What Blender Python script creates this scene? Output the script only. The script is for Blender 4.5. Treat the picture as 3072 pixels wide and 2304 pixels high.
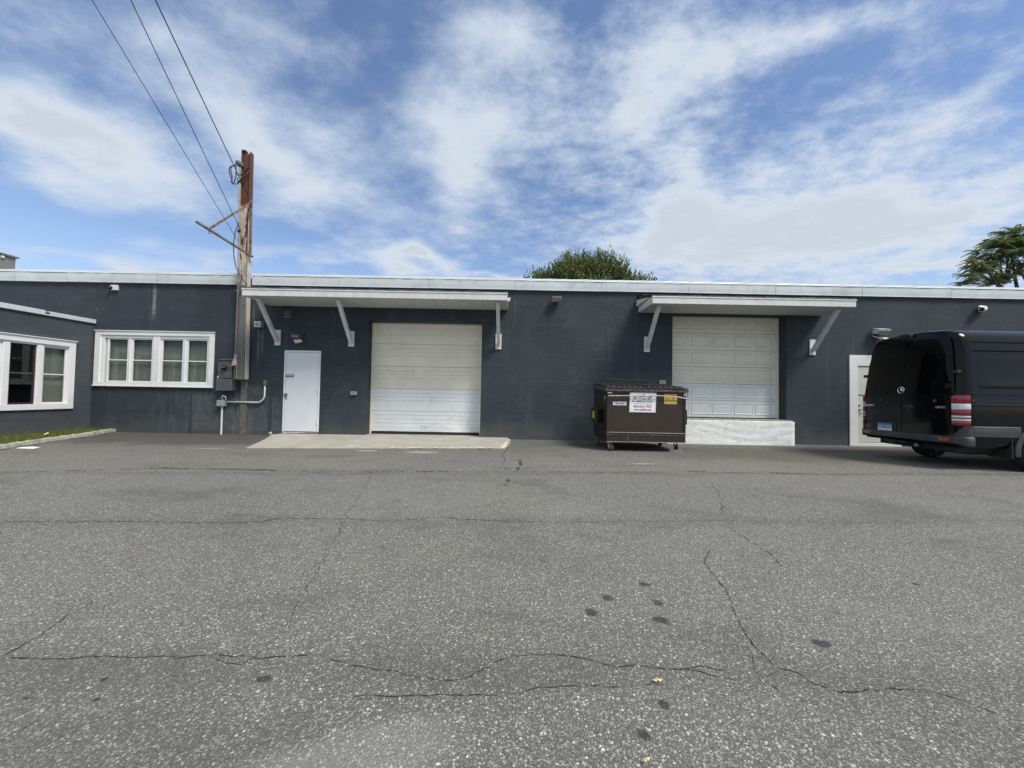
import bpy, bmesh, math, random
from mathutils import Vector, Matrix
random.seed(7)
rad = math.radians
for o in list(bpy.data.objects):
    bpy.data.objects.remove(o)
SC = bpy.context.scene
COL = SC.collection

# ------------------------------------------------------------------ camera
cd = bpy.data.cameras.new('camera')
cam = bpy.data.objects.new('camera', cd)
COL.objects.link(cam)
cd.sensor_width = 36.0
cd.lens = 36.0 * 1154.0 / 3072.0
cd.clip_start = 0.05
cd.clip_end = 3000
PITCH, ROLL = rad(1.6), rad(1.05)
u0 = Vector((0, -math.sin(PITCH), math.cos(PITCH)))
fw = Vector((0, math.cos(PITCH), math.sin(PITCH)))
xr = Vector((1, 0, 0))
cr = math.cos(ROLL) * xr + math.sin(ROLL) * u0
cu = math.cos(ROLL) * u0 - math.sin(ROLL) * xr
cam.matrix_world = Matrix(((cr.x, cu.x, -fw.x, 0), (cr.y, cu.y, -fw.y, 0), (cr.z, cu.z, -fw.z, 1.19), (0, 0, 0, 1)))
SC.camera = cam

# ------------------------------------------------------------------ node helpers
class NT:
    """thin wrapper that makes node graphs readable"""
    def __init__(self, tree):
        self.t = tree
        tree.nodes.clear()
    def n(self, kind, **props):
        nd = self.t.nodes.new(kind)
        for k, v in props.items():
            setattr(nd, k, v)
        return nd
    def put(self, sock, v):
        if v is None:
            return
        if isinstance(v, bpy.types.NodeSocket):
            self.t.links.new(v, sock)
        else:
            if hasattr(sock, 'default_value'):
                try:
                    sock.default_value = v
                except Exception:
                    sock.default_value = (*v, 1.0)
    def m(self, op, a, b=None, c=None, clamp=False):
        nd = self.n('ShaderNodeMath', operation=op, use_clamp=clamp)
        self.put(nd.inputs[0], a); self.put(nd.inputs[1], b); self.put(nd.inputs[2], c)
        return nd.outputs[0]
    def vm(self, op, a, b=None):
        nd = self.n('ShaderNodeVectorMath', operation=op)
        self.put(nd.inputs[0], a); self.put(nd.inputs[1], b)
        return nd.outputs['Value'] if op in ('LENGTH', 'DOT_PRODUCT') else nd.outputs[0]
    def mix(self, f, a, b, blend='MIX'):
        nd = self.n('ShaderNodeMix', data_type='RGBA', blend_type=blend)
        self.put(nd.inputs[0], f); self.put(nd.inputs[6], a); self.put(nd.inputs[7], b)
        return nd.outputs[2]
    def noise(self, vec, scale, detail=4, rough=0.55, dist=0.0, out=0):
        nd = self.n('ShaderNodeTexNoise')
        self.put(nd.inputs['Vector'], vec)
        nd.inputs['Scale'].default_value = scale
        nd.inputs['Detail'].default_value = detail
        nd.inputs['Roughness'].default_value = rough
        nd.inputs['Distortion'].default_value = dist
        return nd.outputs[out]
    def vor(self, vec, scale, feature='F1', out='Distance', rnd=1.0):
        nd = self.n('ShaderNodeTexVoronoi', feature=feature)
        self.put(nd.inputs['Vector'], vec)
        nd.inputs['Scale'].default_value = scale
        nd.inputs['Randomness'].default_value = rnd
        return nd
    def mp(self, vec, loc=(0, 0, 0), rot=(0, 0, 0), scale=(1, 1, 1), kind='POINT'):
        nd = self.n('ShaderNodeMapping', vector_type=kind)
        self.put(nd.inputs[0], vec)
        nd.inputs[1].default_value = loc; nd.inputs[2].default_value = rot; nd.inputs[3].default_value = scale
        return nd.outputs[0]
    def ss(self, v, lo, hi, a=0.0, b=1.0):
        nd = self.n('ShaderNodeMapRange', interpolation_type='SMOOTHSTEP')
        self.put(nd.inputs[0], v); self.put(nd.inputs[1], lo); self.put(nd.inputs[2], hi)
        nd.inputs[3].default_value = a; nd.inputs[4].default_value = b
        return nd.outputs[0]
    def sep(self, v):
        nd = self.n('ShaderNodeSeparateXYZ'); self.put(nd.inputs[0], v)
        return nd.outputs
    def comb(self, x, y, z):
        nd = self.n('ShaderNodeCombineXYZ')
        self.put(nd.inputs[0], x); self.put(nd.inputs[1], y); self.put(nd.inputs[2], z)
        return nd.outputs[0]
    def bump(self, h, strength, dist):
        nd = self.n('ShaderNodeBump')
        nd.inputs['Strength'].default_value = strength
        nd.inputs['Distance'].default_value = dist
        self.put(nd.inputs['Height'], h)
        return nd.outputs[0]

# ------------------------------------------------------------------ world: sky with drifting clouds
SUN = Vector((0.50, -0.42, 0.90)).normalized()
SUN_EL = math.asin(SUN.z)
SUN_AZ = math.atan2(SUN.x, SUN.y)
wd = bpy.data.worlds.new('World')
SC.world = wd
wd.use_nodes = True
w = NT(wd.node_tree)
sky = w.n('ShaderNodeTexSky', sky_type='NISHITA')
sky.sun_disc = False
sky.sun_elevation = SUN_EL
sky.sun_rotation = SUN_AZ
sky.altitude = 20; sky.air_density = 1.0; sky.dust_density = 0.6; sky.ozone_density = 3.0
SKY_STRENGTH = 0.075
CLOUD_THIN, CLOUD_THICK, CLOUD_GREY, BLUE_TINT = (4.6, 5.3, 6.3, 1), (5.5, 5.9, 6.25, 1), (4.0, 4.45, 5.0, 1), (1.24, 1.22, 1.26, 1)
tc = w.n('ShaderNodeTexCoord')
dv = w.vm('NORMALIZE', tc.outputs['Generated'])
dx, dy, dz = w.sep(dv)
def noise2(vec, scale, detail, rough=0.55, dist=0.0, out=0):
    o_ = w.noise(vec, scale, detail, rough, dist, out)
    o_.node.noise_dimensions = '2D'
    return o_
# the cloud deck is a flat layer: direction projected onto a plane overhead
zz = w.m('ADD', w.m('MAXIMUM', dz, 0.0), 0.16)
lay = w.comb(w.m('DIVIDE', dx, zz), w.m('DIVIDE', dy, zz), 0.0)
# bearing towards the street side: tangent of the bearing and of the height
yy = w.m('MAXIMUM', dy, 0.12)
tq = w.comb(w.m('DIVIDE', dx, yy), w.m('DIVIDE', dz, yy), 0.0)
warp = noise2(lay, 1.6, 2, 0.6, out=1)
tqw = w.vm('ADD', tq, w.vm('MULTIPLY', w.vm('SUBTRACT', warp, (0.5, 0.5, 0.5)), (0.30, 0.22, 0)))
# cloud banks: bearing, height, half length, half width (all as tangents), tilt in degrees, weight
BANKS = [(130, 300, 330, 95, 22, 1.65), (340, 110, 330, 140, 18, 0.62), (470, 70, 130, 70, 20, 0.45), (660, 395, 220, 95, 35, 0.95),
         (540, 290, 190, 90, 30, 0.45), (1010, 280, 160, 270, 0, 1.0), (1090, 80, 110, 110, 0, 0.75), (900, 160, 90, 90, 30, 0.35), (880, 582, 105, 34, 3, 1.5),
         (1060, 592, 90, 14, 0, 0.5), (1330, 200, 120, 260, 22, 0.62), (1470, 280, 110, 160, 25, 0.55), (1500, 120, 300, 110, -18, 0.50), (1720, 60, 360, 85, -5, 0.70),
         (1760, 340, 400, 95, -25, 0.66), (2110, 220, 280, 80, -35, 0.66), (1850, 465, 580, 100, -11, 1.8), (1430, 460, 190, 100, -25, 0.85),
         (1980, 565, 450, 60, 0, 0.85), (250, 575, 400, 40, 2, 0.65), (1235, 405, 110, 45, -20, 0.42), (700, 600, 400, 30, 0, 0.35), (200, 440, 260, 60, 15, 0.40)]
acc = None
for (a, e, l, wdt, tilt, wt) in BANKS:
    g = w.n('ShaderNodeTexGradient', gradient_type='QUADRATIC_SPHERE')
    w.put(g.inputs[0], w.mp(tqw, ((a - 1106) / 831, (859 - e) / 831, 0), (0, 0, rad(-tilt)), (l * 1.75 / 831, wdt * 1.75 / 831, 1), 'TEXTURE'))
    v = w.m('MULTIPLY', g.outputs[1], wt)
    acc = v if acc is None else w.m('ADD', acc, v)
n1 = noise2(w.mp(lay, rot=(0, 0, rad(25)), scale=(1.0, 1.15, 1)), 2.8, 6, 0.64)
n2 = noise2(w.mp(lay, loc=(9, 4, 0), rot=(0, 0, rad(35)), scale=(1.2, 1.7, 1)), 8.0, 5, 0.66)
n3 = noise2(w.mp(lay, loc=(4, 7, 0)), 0.75, 2, 0.5)
# broken deck goes on unseen beside, behind and overhead, thickened to whiten ambient light
outv = w.m('MAXIMUM', w.ss(dy, 0.50, 0.25), w.ss(dz, 0.72, 0.85))
acc = w.m('ADD', acc, w.m('MULTIPLY', outv, w.ss(n3, 0.30, 0.55, 0.1, 1.0)))
fluff = w.m('ADD', w.m('MULTIPLY', w.m('SUBTRACT', n1, 0.5), 1.35), w.m('MULTIPLY', w.m('SUBTRACT', n2, 0.5), w.ss(dx, -0.3, 0.3, 0.30, 1.0)))
cd_ = w.m('ADD', acc, fluff)
dens = w.ss(cd_, -0.10, 0.86)
veil = w.ss(dz, 0.42, 0.12, 0.0, 0.22)
dens = w.m('MAXIMUM', w.m('MULTIPLY', dens, 0.93), veil)
thick = w.ss(cd_, 0.35, 1.3)
ccol = w.mix(thick, CLOUD_THIN, CLOUD_THICK)
ccol = w.mix(w.ss(w.m('SUBTRACT', thick, w.m('MULTIPLY', n2, 0.9)), 0.10, 0.55, 0.0, 0.55), ccol, CLOUD_GREY)
blue = w.mix(1.0, sky.outputs[0], BLUE_TINT, 'MULTIPLY')
bg = w.n('ShaderNodeBackground')
w.put(bg.inputs[0], w.mix(dens, blue, ccol))
bg.inputs[1].default_value = SKY_STRENGTH
wo = w.n('ShaderNodeOutputWorld')
w.t.links.new(bg.outputs[0], wo.inputs[0])

# ------------------------------------------------------------------ sun behind thin cloud
sl = bpy.data.lights.new('sun', 'SUN')
sl.energy = 2.3
sl.angle = rad(19)
sl.color = (1.0, 0.93, 0.82)
so = bpy.data.objects.new('sun', sl)
COL.objects.link(so)
so.location = (20, -20, 30)
so.rotation_euler = (-SUN).to_track_quat('-Z', 'Y').to_euler()

vs = SC.view_settings
vs.view_transform = 'Standard'
vs.look = 'None'
vs.gamma = 1.0
vs.use_curve_mapping = False
vs.exposure = 0.85
SC.render.resolution_x, SC.render.resolution_y = 1024, 768

# ------------------------------------------------------------------ materials
MATS = {}
def mat(name, col, rough=0.6, metal=0.0, var=0.12, vscale=6.0, bump=0.0, bscale=80.0, spec=0.5, coat=0.0, dirt=None, dscale=3.0, damt=0.5):
    if name in MATS:
        return MATS[name]
    mt = bpy.data.materials.new(name)
    mt.use_nodes = True
    g = NT(mt.node_tree)
    tcn = g.n('ShaderNodeTexCoord')
    oc = tcn.outputs['Object']
    bs = g.n('ShaderNodeBsdfPrincipled')
    v = g.ss(g.noise(oc, vscale, 6, 0.6), 0.3, 0.7)
    lo = tuple(c * (1 - var) for c in col) + (1,)
    hi = tuple(min(1, c * (1 + var)) for c in col) + (1,)
    c = g.mix(v, lo, hi)
    if dirt:
        dm = g.m('MULTIPLY', g.ss(g.noise(g.mp(oc, loc=(4, 4, 1)), dscale, 8, 0.68, 0.6), 0.48, 0.72), damt)
        c = g.mix(dm, c, (*dirt, 1))
    g.put(bs.inputs['Base Color'], c)
    rv = g.m('ADD', rough - 0.06, g.m('MULTIPLY', g.noise(g.mp(oc, loc=(1, 2, 3)), vscale * 3, 4), 0.12), clamp=True)
    g.put(bs.inputs['Roughness'], rv)
    bs.inputs['Metallic'].default_value = metal
    bs.inputs['Specular IOR Level'].default_value = spec
    bs.inputs['Coat Weight'].default_value = coat
    bs.inputs['Coat Roughness'].default_value = 0.04
    if bump:
        g.put(bs.inputs['Normal'], g.bump(g.noise(oc, bscale, 4, 0.6), bump, 0.004))
    o = g.n('ShaderNodeOutputMaterial')
    g.t.links.new(bs.outputs[0], o.inputs[0])
    MATS[name] = mt
    return mt

def finish(g, bs):
    o = g.n('ShaderNodeOutputMaterial')
    g.t.links.new(bs.outputs[0], o.inputs[0])

def new_mat(name):
    mt = bpy.data.materials.new(name)
    mt.use_nodes = True
    MATS[name] = mt
    return mt, NT(mt.node_tree)

def asphalt_mat():
    mt, g = new_mat('worn asphalt')
    oc = g.n('ShaderNodeTexCoord').outputs['Object']
    ox, oy, oz = g.sep(oc)
    bs = g.n('ShaderNodeBsdfPrincipled')
    big = g.noise(oc, 0.35, 5, 0.6)
    mid = g.noise(g.mp(oc, loc=(5, 5, 0)), 2.2, 6, 0.65)
    fine = g.noise(oc, 60, 4, 0.7)
    base = g.mix(g.ss(big, 0.3, 0.7), (0.112, 0.111, 0.103, 1), (0.144, 0.142, 0.132, 1))
    base = g.mix(g.m('MULTIPLY', g.ss(mid, 0.45, 0.75), 0.35), base, (0.092, 0.093, 0.094, 1))
    base = g.mix(g.m('MULTIPLY', g.ss(fine, 0.35, 0.7), 0.70), base, (0.056, 0.056, 0.053, 1))
    # exposed aggregate in three sizes
    for sc, thr, rr, cc, am in ((190, 0.38, 0.58, (0.31, 0.31, 0.29, 1), 0.80), (125, 0.42, 0.52, (0.40, 0.395, 0.37, 1), 0.85), (92, 0.76, 0.46, (0.53, 0.525, 0.49, 1), 0.9), (66, 0.942, 0.34, (0.66, 0.65, 0.60, 1), 0.9)):
        vn = g.vor(g.vm('ADD', oc, g.vm('MULTIPLY', g.noise(oc, sc * 0.6, 2, out=1), (0.35 / sc, 0.35 / sc, 0))), sc)
        r, gg, b = g.sep(vn.outputs['Color'])
        lim = g.m('MULTIPLY', g.m('ADD', gg, 0.35), rr)
        msk = g.m('MULTIPLY', g.m('GREATER_THAN', r, thr), g.ss(vn.outputs['Distance'], lim, g.m('MULTIPLY', lim, 0.7)))
        tone = g.mix(b, tuple(k * 0.42 for k in cc[:3]) + (1,), cc)
        base = g.mix(g.m('MULTIPLY', msk, am), base, tone)
    # worn, darker strips where the paving lanes meet
    wob = g.m('MULTIPLY', g.m('SUBTRACT', g.noise(oc, 1.1, 5, 0.65), 0.5), 0.9)
    for c0, k0, wd_, am in ((5.86, 0.085, 0.20, 0.20), (3.66, 0.055, 0.26, 0.16), (1.66, 0.0, 0.20, 0.18)):
        dd = g.m('ABSOLUTE', g.m('ADD', g.m('SUBTRACT', oy, g.m('MULTIPLY_ADD', ox, k0, c0)), g.m('MULTIPLY', wob, wd_ * 1.6)))
        base = g.mix(g.m('MULTIPLY', g.ss(dd, wd_, 0.0), am), base, (0.045, 0.045, 0.044, 1))
    worn = g.noise(g.mp(oc, loc=(11, 2, 0), scale=(0.7, 1.3, 1)), 0.85, 7, 0.68, 0.5)
    base = g.mix(g.m('MULTIPLY', g.ss(worn, 0.50, 0.68), 0.36), base, (0.058, 0.057, 0.053, 1))
    base = g.mix(g.m('MULTIPLY', g.ss(worn, 0.46, 0.28), 0.30), base, (0.215, 0.212, 0.200, 1))
    grit = g.noise(g.mp(oc, loc=(1, 6, 0)), 5.5, 6, 0.7, 0.8)
    base = g.mix(g.m('MULTIPLY', g.ss(grit, 0.56, 0.72), 0.32), base, (0.050, 0.049, 0.046, 1))
    rust_ = g.noise(g.mp(oc, loc=(21, 4, 0)), 1.4, 5, 0.65, 0.4)
    base = g.mix(g.m('MULTIPLY', g.ss(rust_, 0.60, 0.76), 0.22), base, (0.120, 0.098, 0.070, 1))
    tint = g.noise(g.mp(oc, loc=(3, 9, 0)), 0.55, 4, 0.6)
    base = g.mix(g.m('MULTIPLY', g.ss(tint, 0.5, 0.72), 0.30), base, g.mix(1.0, base, (0.96, 0.95, 1.04, 1), 'MULTIPLY'))
    base = g.mix(g.m('MULTIPLY', g.ss(tint, 0.5, 0.3), 0.35), base, g.mix(1.0, base, (0.97, 1.0, 0.93, 1), 'MULTIPLY'))
    # large tonal drift, the darker resurfaced corner by the meter, the rust-brown patch by the dock, paler wheel paths
    soft = g.m('MULTIPLY', g.m('SUBTRACT', g.noise(oc, 1.6, 6, 0.65), 0.5), 1.1)
    def blob(x, y, a, b, rot, lo=1.0, hi=0.45):
        q = g.vm('LENGTH', g.mp(oc, (x, y, 0), (0, 0, rad(rot)), (a, b, 1000), 'TEXTURE'))
        return g.ss(g.m('ADD', q, soft), lo, hi)
    dark = blob(-7.6, 9.6, 3.6, 1.5, 0, 1.15, 0.7)
    base = g.mix(g.m('MULTIPLY', dark, 0.75), base, g.mix(0.5, base, (0.030, 0.030, 0.030, 1)))
    base = g.mix(g.m('MULTIPLY', dark, 0.35), base, (0.040, 0.040, 0.040, 1))
    base = g.mix(g.m('MULTIPLY', blob(5.4, 8.4, 2.6, 1.2, -8), 0.48), base, (0.095, 0.066, 0.036, 1))
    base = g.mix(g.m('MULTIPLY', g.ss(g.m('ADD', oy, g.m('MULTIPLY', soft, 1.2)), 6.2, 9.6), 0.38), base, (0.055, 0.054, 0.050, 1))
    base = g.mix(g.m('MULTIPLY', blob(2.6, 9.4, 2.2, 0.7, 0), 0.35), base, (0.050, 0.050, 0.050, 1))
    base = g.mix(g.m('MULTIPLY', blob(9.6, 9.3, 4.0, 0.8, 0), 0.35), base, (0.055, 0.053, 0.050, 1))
    base = g.mix(g.m('MULTIPLY', blob(-0.55, 1.22, 0.5, 0.22, 20), 0.30), base, (0.30, 0.295, 0.28, 1))
    for (x, y, a, b) in ((-2.92, 7.84, .30, .12), (-1.83, 7.78, .42, .17), (2.35, 6.92, .30, .08), (-6.0, 7.75, .45, .05)):
        base = g.mix(g.m('MULTIPLY', blob(x, y, a, b, 0, 1.1, 0.2), 0.55), base, (0.42, 0.41, 0.385, 1))
    spotn = g.m('MULTIPLY', g.m('SUBTRACT', g.noise(oc, 14, 3, 0.6), 0.5), 1.6)
    for (x, y, a, b) in ((0.59, 2.31, .05, .055), (0.46, 2.15, .05, .05), (0.87, 2.26, .055, .05), (0.87, 2.48, .055, .045), (0.49, 1.39, .035, .035), (0.82, 2.09, .06, .05),
                         (0.61, 1.53, .03, .035), (1.54, 1.92, .07, .04), (2.67, 2.55, .03, .03), (-1.64, 1.60, .018, .02), (-1.56, 1.50, .02, .018), (-1.83, 1.50, .02, .012),
                         (0.17, 6.75, .05, .40), (0.16, 7.05, .10, .07), (0.12, 6.25, .045, .22), (-0.03, 5.37, .05, .14), (-0.06, 5.1, .04, .06), (-1.0, 1.62, .05, .03)):
        q = g.vm('LENGTH', g.mp(oc, (x, y, 0), (0, 0, 0), (a * .72, b * .72, 1000), 'TEXTURE'))
        q = g.m('ADD', q, spotn)
        base = g.mix(g.m('MULTIPLY', g.ss(q, 1.2, 0.6), 0.82), base, (0.024, 0.024, 0.025, 1))
    g.put(bs.inputs['Base Color'], base)
    bs.inputs['Roughness'].default_value = 0.86
    bs.inputs['Specular IOR Level'].default_value = 0.35
    vb = g.vor(oc, 95)
    hgt = g.m('ADD', g.m('MULTIPLY', vb.outputs['Distance'], -0.9), g.m('MULTIPLY', g.noise(oc, 40, 5, 0.7), 0.8))
    g.put(bs.inputs['Normal'], g.bump(hgt, 0.55, 0.006))
    finish(g, bs)
    return mt

def wall_mat(name, col, stains):
    mt, g = new_mat(name)
    oc = g.n('ShaderNodeTexCoord').outputs['Object']
    ox, oy, oz = g.sep(oc)
    bs = g.n('ShaderNodeBsdfPrincipled')
    c = g.mix(g.ss(g.noise(oc, 0.9, 6, 0.62), 0.3, 0.7), tuple(k * 0.86 for k in col) + (1,), tuple(k * 1.13 for k in col) + (1,))
    brush = g.noise(g.mp(oc, scale=(1.2, 1.2, 9.0)), 1.6, 6, 0.7, 0.5)
    c = g.mix(g.m('MULTIPLY', g.ss(brush, 0.46, 0.75), 0.30), c, tuple(k * 1.9 for k in col) + (1,))
    patch = g.noise(g.mp(oc, loc=(8, 3, 2)), 1.7, 7, 0.66, 1.0)
    c = g.mix(g.m('MULTIPLY', g.ss(patch, 0.50, 0.74), 0.30), c, (0.072, 0.088, 0.100, 1))
    tro = g.noise(g.mp(oc, loc=(2, 7, 5), scale=(1, 1, 1.7)), 3.6, 7, 0.7, 1.4)
    c = g.mix(g.m('MULTIPLY', g.ss(tro, 0.54, 0.72), 0.26), c, (0.064, 0.080, 0.094, 1))
    c = g.mix(g.m('MULTIPLY', g.ss(tro, 0.44, 0.28), 0.40), c, tuple(k * 0.62 for k in col) + (1,))
    runs = g.noise(g.mp(oc, loc=(6, 1, 3), scale=(1, 1, 0.06)), 5.0, 5, 0.62, 0.2)
    c = g.mix(g.m('MULTIPLY', g.ss(runs, 0.58, 0.72), 0.20), c, (0.090, 0.100, 0.108, 1))
    # dust thrown up from the lot, strongest near the foot of the wall
    foot = g.m('MULTIPLY', g.ss(g.m('ADD', oz, g.m('MULTIPLY', g.m('SUBTRACT', g.noise(oc, 2.5, 5), 0.5), 0.9)), 0.60, 0.0), 0.34)
    c = g.mix(foot, c, (0.120, 0.122, 0.120, 1))
    streak = g.noise(g.mp(oc, scale=(1, 1, 0.10)), 16.0, 5, 0.65, 0.2)
    for (x0, x1, z0, z1, sx, sz, amt, tone, str_) in stains:
        bm_ = g.m('MULTIPLY', g.ss(ox, x0 - sx, x0 + sx), g.ss(ox, x1 + sx, x1 - sx))
        bm_ = g.m('MULTIPLY', bm_, g.m('MULTIPLY', g.ss(oz, z0 - sz, z0 + sz), g.ss(oz, z1 + sz, z1 - sz)))
        if str_:
            bm_ = g.m('MULTIPLY', bm_, g.ss(streak, 0.38, 0.68))
        else:
            bm_ = g.m('MULTIPLY', bm_, g.ss(g.noise(oc, 9, 5, 0.6), 0.2, 0.6))
        c = g.mix(g.m('MULTIPLY', bm_, amt), c, (*tone, 1))
    # little chips of missing paint
    ch = g.vor(g.mp(oc, scale=(1, 1, 0.6)), 2.6)
    r, gg, b = g.sep(ch.outputs['Color'])
    chip = g.m('MULTIPLY', g.m('GREATER_THAN', r, 0.72), g.m('LESS_THAN', g.m('ADD', ch.outputs['Distance'], g.m('MULTIPLY', g.noise(oc, 60, 3), 0.06)), g.m('MULTIPLY', gg, 0.075)))
    c = g.mix(g.m('MULTIPLY', chip, 0.6), c, (0.30, 0.31, 0.31, 1))
    g.put(bs.inputs['Base Color'], c)
    bs.inputs['Roughness'].default_value = 0.72
    bs.inputs['Specular IOR Level'].default_value = 0.35
    h = g.m('ADD', g.noise(oc, 42, 5, 0.65), g.m('MULTIPLY', g.noise(g.mp(oc, scale=(1, 1, 3)), 6, 5, 0.6), 1.2))
    g.put(bs.inputs['Normal'], g.bump(h, 0.28, 0.010))
    finish(g, bs)
    return mt

def rust_mat(name, paint, amt, tall):
    mt, g = new_mat(name)
    oc = g.n('ShaderNodeTexCoord').outputs['Object']
    ox, oy, oz = g.sep(oc)
    bs = g.n('ShaderNodeBsdfPrincipled')
    s = g.noise(g.mp(oc, scale=(1, 1, 0.22 if tall else 1)), 9, 8, 0.68, 0.6)
    rr = g.mix(g.ss(g.noise(oc, 30, 5, 0.7), 0.3, 0.7), (0.050, 0.026, 0.020, 1), (0.165, 0.060, 0.034, 1))
    bias = g.ss(oz, 6.25, 6.05, 0.30, 0.0) if tall else 0.0
    low = g.ss(oz, 4.9, 4.2, 0.0, -0.13) if tall else 0.0
    f = g.ss(g.m('ADD', g.m('ADD', s, bias), low), 0.58 - amt, 0.66 - amt)
    c = g.mix(f, (*paint, 1), rr)
    dk = g.ss(g.noise(g.mp(oc, loc=(3, 1, 2), scale=(1, 1, 0.3)), 14, 6, 0.7), 0.58, 0.72)
    c = g.mix(g.m('MULTIPLY', dk, 0.7), c, (0.03, 0.022, 0.02, 1))
    g.put(bs.inputs['Base Color'], c)
    bs.inputs['Roughness'].default_value = 0.82
    g.put(bs.inputs['Normal'], g.bump(s, 0.5, 0.01))
    finish(g, bs)
    return mt

def glass_mat(name, tint, fres=1.45, rough=0.0):
    mt, g = new_mat(name)
    tr = g.n('ShaderNodeBsdfTransparent'); tr.inputs[0].default_value = (*tint, 1)
    gl = g.n('ShaderNodeBsdfGlossy'); gl.inputs['Roughness'].default_value = rough
    oc = g.n('ShaderNodeTexCoord').outputs['Object']
    g.put(gl.inputs['Normal'], g.bump(g.noise(oc, 2.2, 2), 0.06, 0.02))
    lw = g.n('ShaderNodeLayerWeight'); lw.inputs[0].default_value = 0.5
    fr = g.m('MULTIPLY_ADD', g.m('POWER', lw.outputs['Facing'], 5.0), 0.95, 0.035)
    mx = g.n('ShaderNodeMixShader')
    g.t.links.new(fr, mx.inputs[0]); g.t.links.new(tr.outputs[0], mx.inputs[1]); g.t.links.new(gl.outputs[0], mx.inputs[2])
    finish(g, mx)
    return mt

def leaf_mat(name, c0, c1):
    mt, g = new_mat(name)
    oi = g.n('ShaderNodeNewGeometry')
    oc = g.n('ShaderNodeTexCoord').outputs['Object']
    bs = g.n('ShaderNodeBsdfPrincipled')
    f = g.m('ADD', g.m('MULTIPLY', oi.outputs['Random Per Island'], 0.6), g.m('MULTIPLY', g.noise(oc, 0.8, 4), 0.5), clamp=True)
    g.put(bs.inputs['Base Color'], g.mix(f, (*c0, 1), (*c1, 1)))
    bs.inputs['Roughness'].default_value = 0.55
    bs.inputs['Specular IOR Level'].default_value = 0.3
    tl = g.n('ShaderNodeBsdfTranslucent')
    g.put(tl.inputs[0], g.mix(f, tuple(k * 1.2 for k in c0) + (1,), tuple(k * 1.3 for k in c1) + (1,)))
    mx = g.n('ShaderNodeMixShader'); mx.inputs[0].default_value = 0.3
    g.t.links.new(bs.outputs[0], mx.inputs[1]); g.t.links.new(tl.outputs[0], mx.inputs[2])
    finish(g, mx)
    return mt

WALLC = (0.0295, 0.0400, 0.0520)
PALE = (0.150, 0.160, 0.165)
STAINS = [(-7.50, -6.95, 0.0, 0.95, .10, .12, .75, (0.20, 0.205, 0.195), 1), (-8.7, -6.2, 0.1, 1.02, .15, .07, .30, PALE, 0),
          (-6.86, -6.80, 1.95, 2.86, .02, .25, .60, PALE, 0), (-6.755, -6.70, 2.1, 2.86, .02, .25, .55, PALE, 0),
          (-9.72, -9.63, 3.15, 3.95, .02, .20, .75, (0.24, 0.25, 0.25), 0), (-9.8, -9.55, 2.8, 3.4, .05, .2, .25, PALE, 1),
          (-9.6, -8.0, 0.1, 1.2, .2, .2, .24, PALE, 1), (-8.62, -8.53, 0.0, 1.03, .012, .01, .75, (0.024, 0.030, 0.040), 0),
          (-6.50, -6.40, 0.0, 1.05, .012, .01, .75, (0.022, 0.028, 0.038), 0), (-5.12, -5.03, 0.0, 1.15, .012, .01, .55, (0.024, 0.030, 0.040), 0),
          (-7.13, -6.55, 1.05, 1.30, .10, .05, .35, PALE, 0), (-7.02, -6.96, 2.9, 3.45, .02, .1, .6, PALE, 1),
          (0.02, 0.06, 3.1, 3.75, .02, .1, .35, PALE, 0), (0.5, 2.1, 1.565, 1.585, .1, .012, .18, PALE, 0),
          (9.0, 13.5, 1.5, 2.9, .6, .5, .18, (0.075, 0.100, 0.105), 0)]
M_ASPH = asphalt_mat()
M_WALL = wall_mat('slate painted stucco', WALLC, STAINS)
M_WING = wall_mat('slate painted stucco wing sun lightened', (0.056, 0.066, 0.080), [])  # sun-side brightness of the wing wall is put into its base colour
M_RUST = rust_mat('rusting painted column', (0.50, 0.46, 0.41), 0.115, True)
M_RUSTA = rust_mat('rusted angle iron', (0.20, 0.16, 0.13), 0.10, False)
M_GLASS = glass_mat('window glass', (0.90, 0.93, 0.91))
M_WHITE = mat('white vinyl', (0.74, 0.76, 0.78), 0.45, var=0.03, vscale=2, dirt=(0.55, 0.55, 0.53), damt=0.25, dscale=4)
M_TRIM = mat('white painted board', (0.61, 0.63, 0.63), 0.5, var=0.06, vscale=3, dirt=(0.36, 0.36, 0.34), damt=0.38, dscale=4)
M_FASC = mat('white metal fascia', (0.52, 0.58, 0.61), 0.42, var=0.05, vscale=1.2, dirt=(0.30, 0.32, 0.33), damt=0.5, dscale=2.2)
M_COPE = mat('white coated coping', (0.56, 0.60, 0.63), 0.5, var=0.06, vscale=1.5, dirt=(0.40, 0.41, 0.41), damt=0.4, dscale=2.5)
M_SOFF = mat('grey vinyl soffit', (0.56, 0.58, 0.56), 0.6, var=0.04, vscale=3)
M_CREAM = mat('cream door enamel', (0.77, 0.74, 0.63), 0.5, var=0.04, vscale=2, dirt=(0.50, 0.48, 0.41), damt=0.3, dscale=3)
M_NEWP = mat('clean white door enamel', (0.75, 0.78, 0.80), 0.48, var=0.03, vscale=2, dirt=(0.5, 0.51, 0.5), damt=0.35, dscale=3.5)
M_DOOR = mat('white steel door', (0.68, 0.71, 0.76), 0.42, var=0.03, vscale=2, dirt=(0.5, 0.52, 0.54), damt=0.2, dscale=3)
M_DOORG = mat('off white door', (0.56, 0.59, 0.54), 0.5, var=0.04, vscale=2)
M_SHING = mat('weathered roll roofing', (0.085, 0.078, 0.078), 0.9, var=0.4, vscale=7, bump=0.8, bscale=60, dirt=(0.22, 0.21, 0.21), damt=0.6)
M_CONC = mat('pale concrete', (0.35, 0.34, 0.30), 0.85, var=0.12, vscale=2.5, bump=0.5, bscale=90, dirt=(0.25, 0.24, 0.21), damt=0.5, dscale=1.5)
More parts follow.
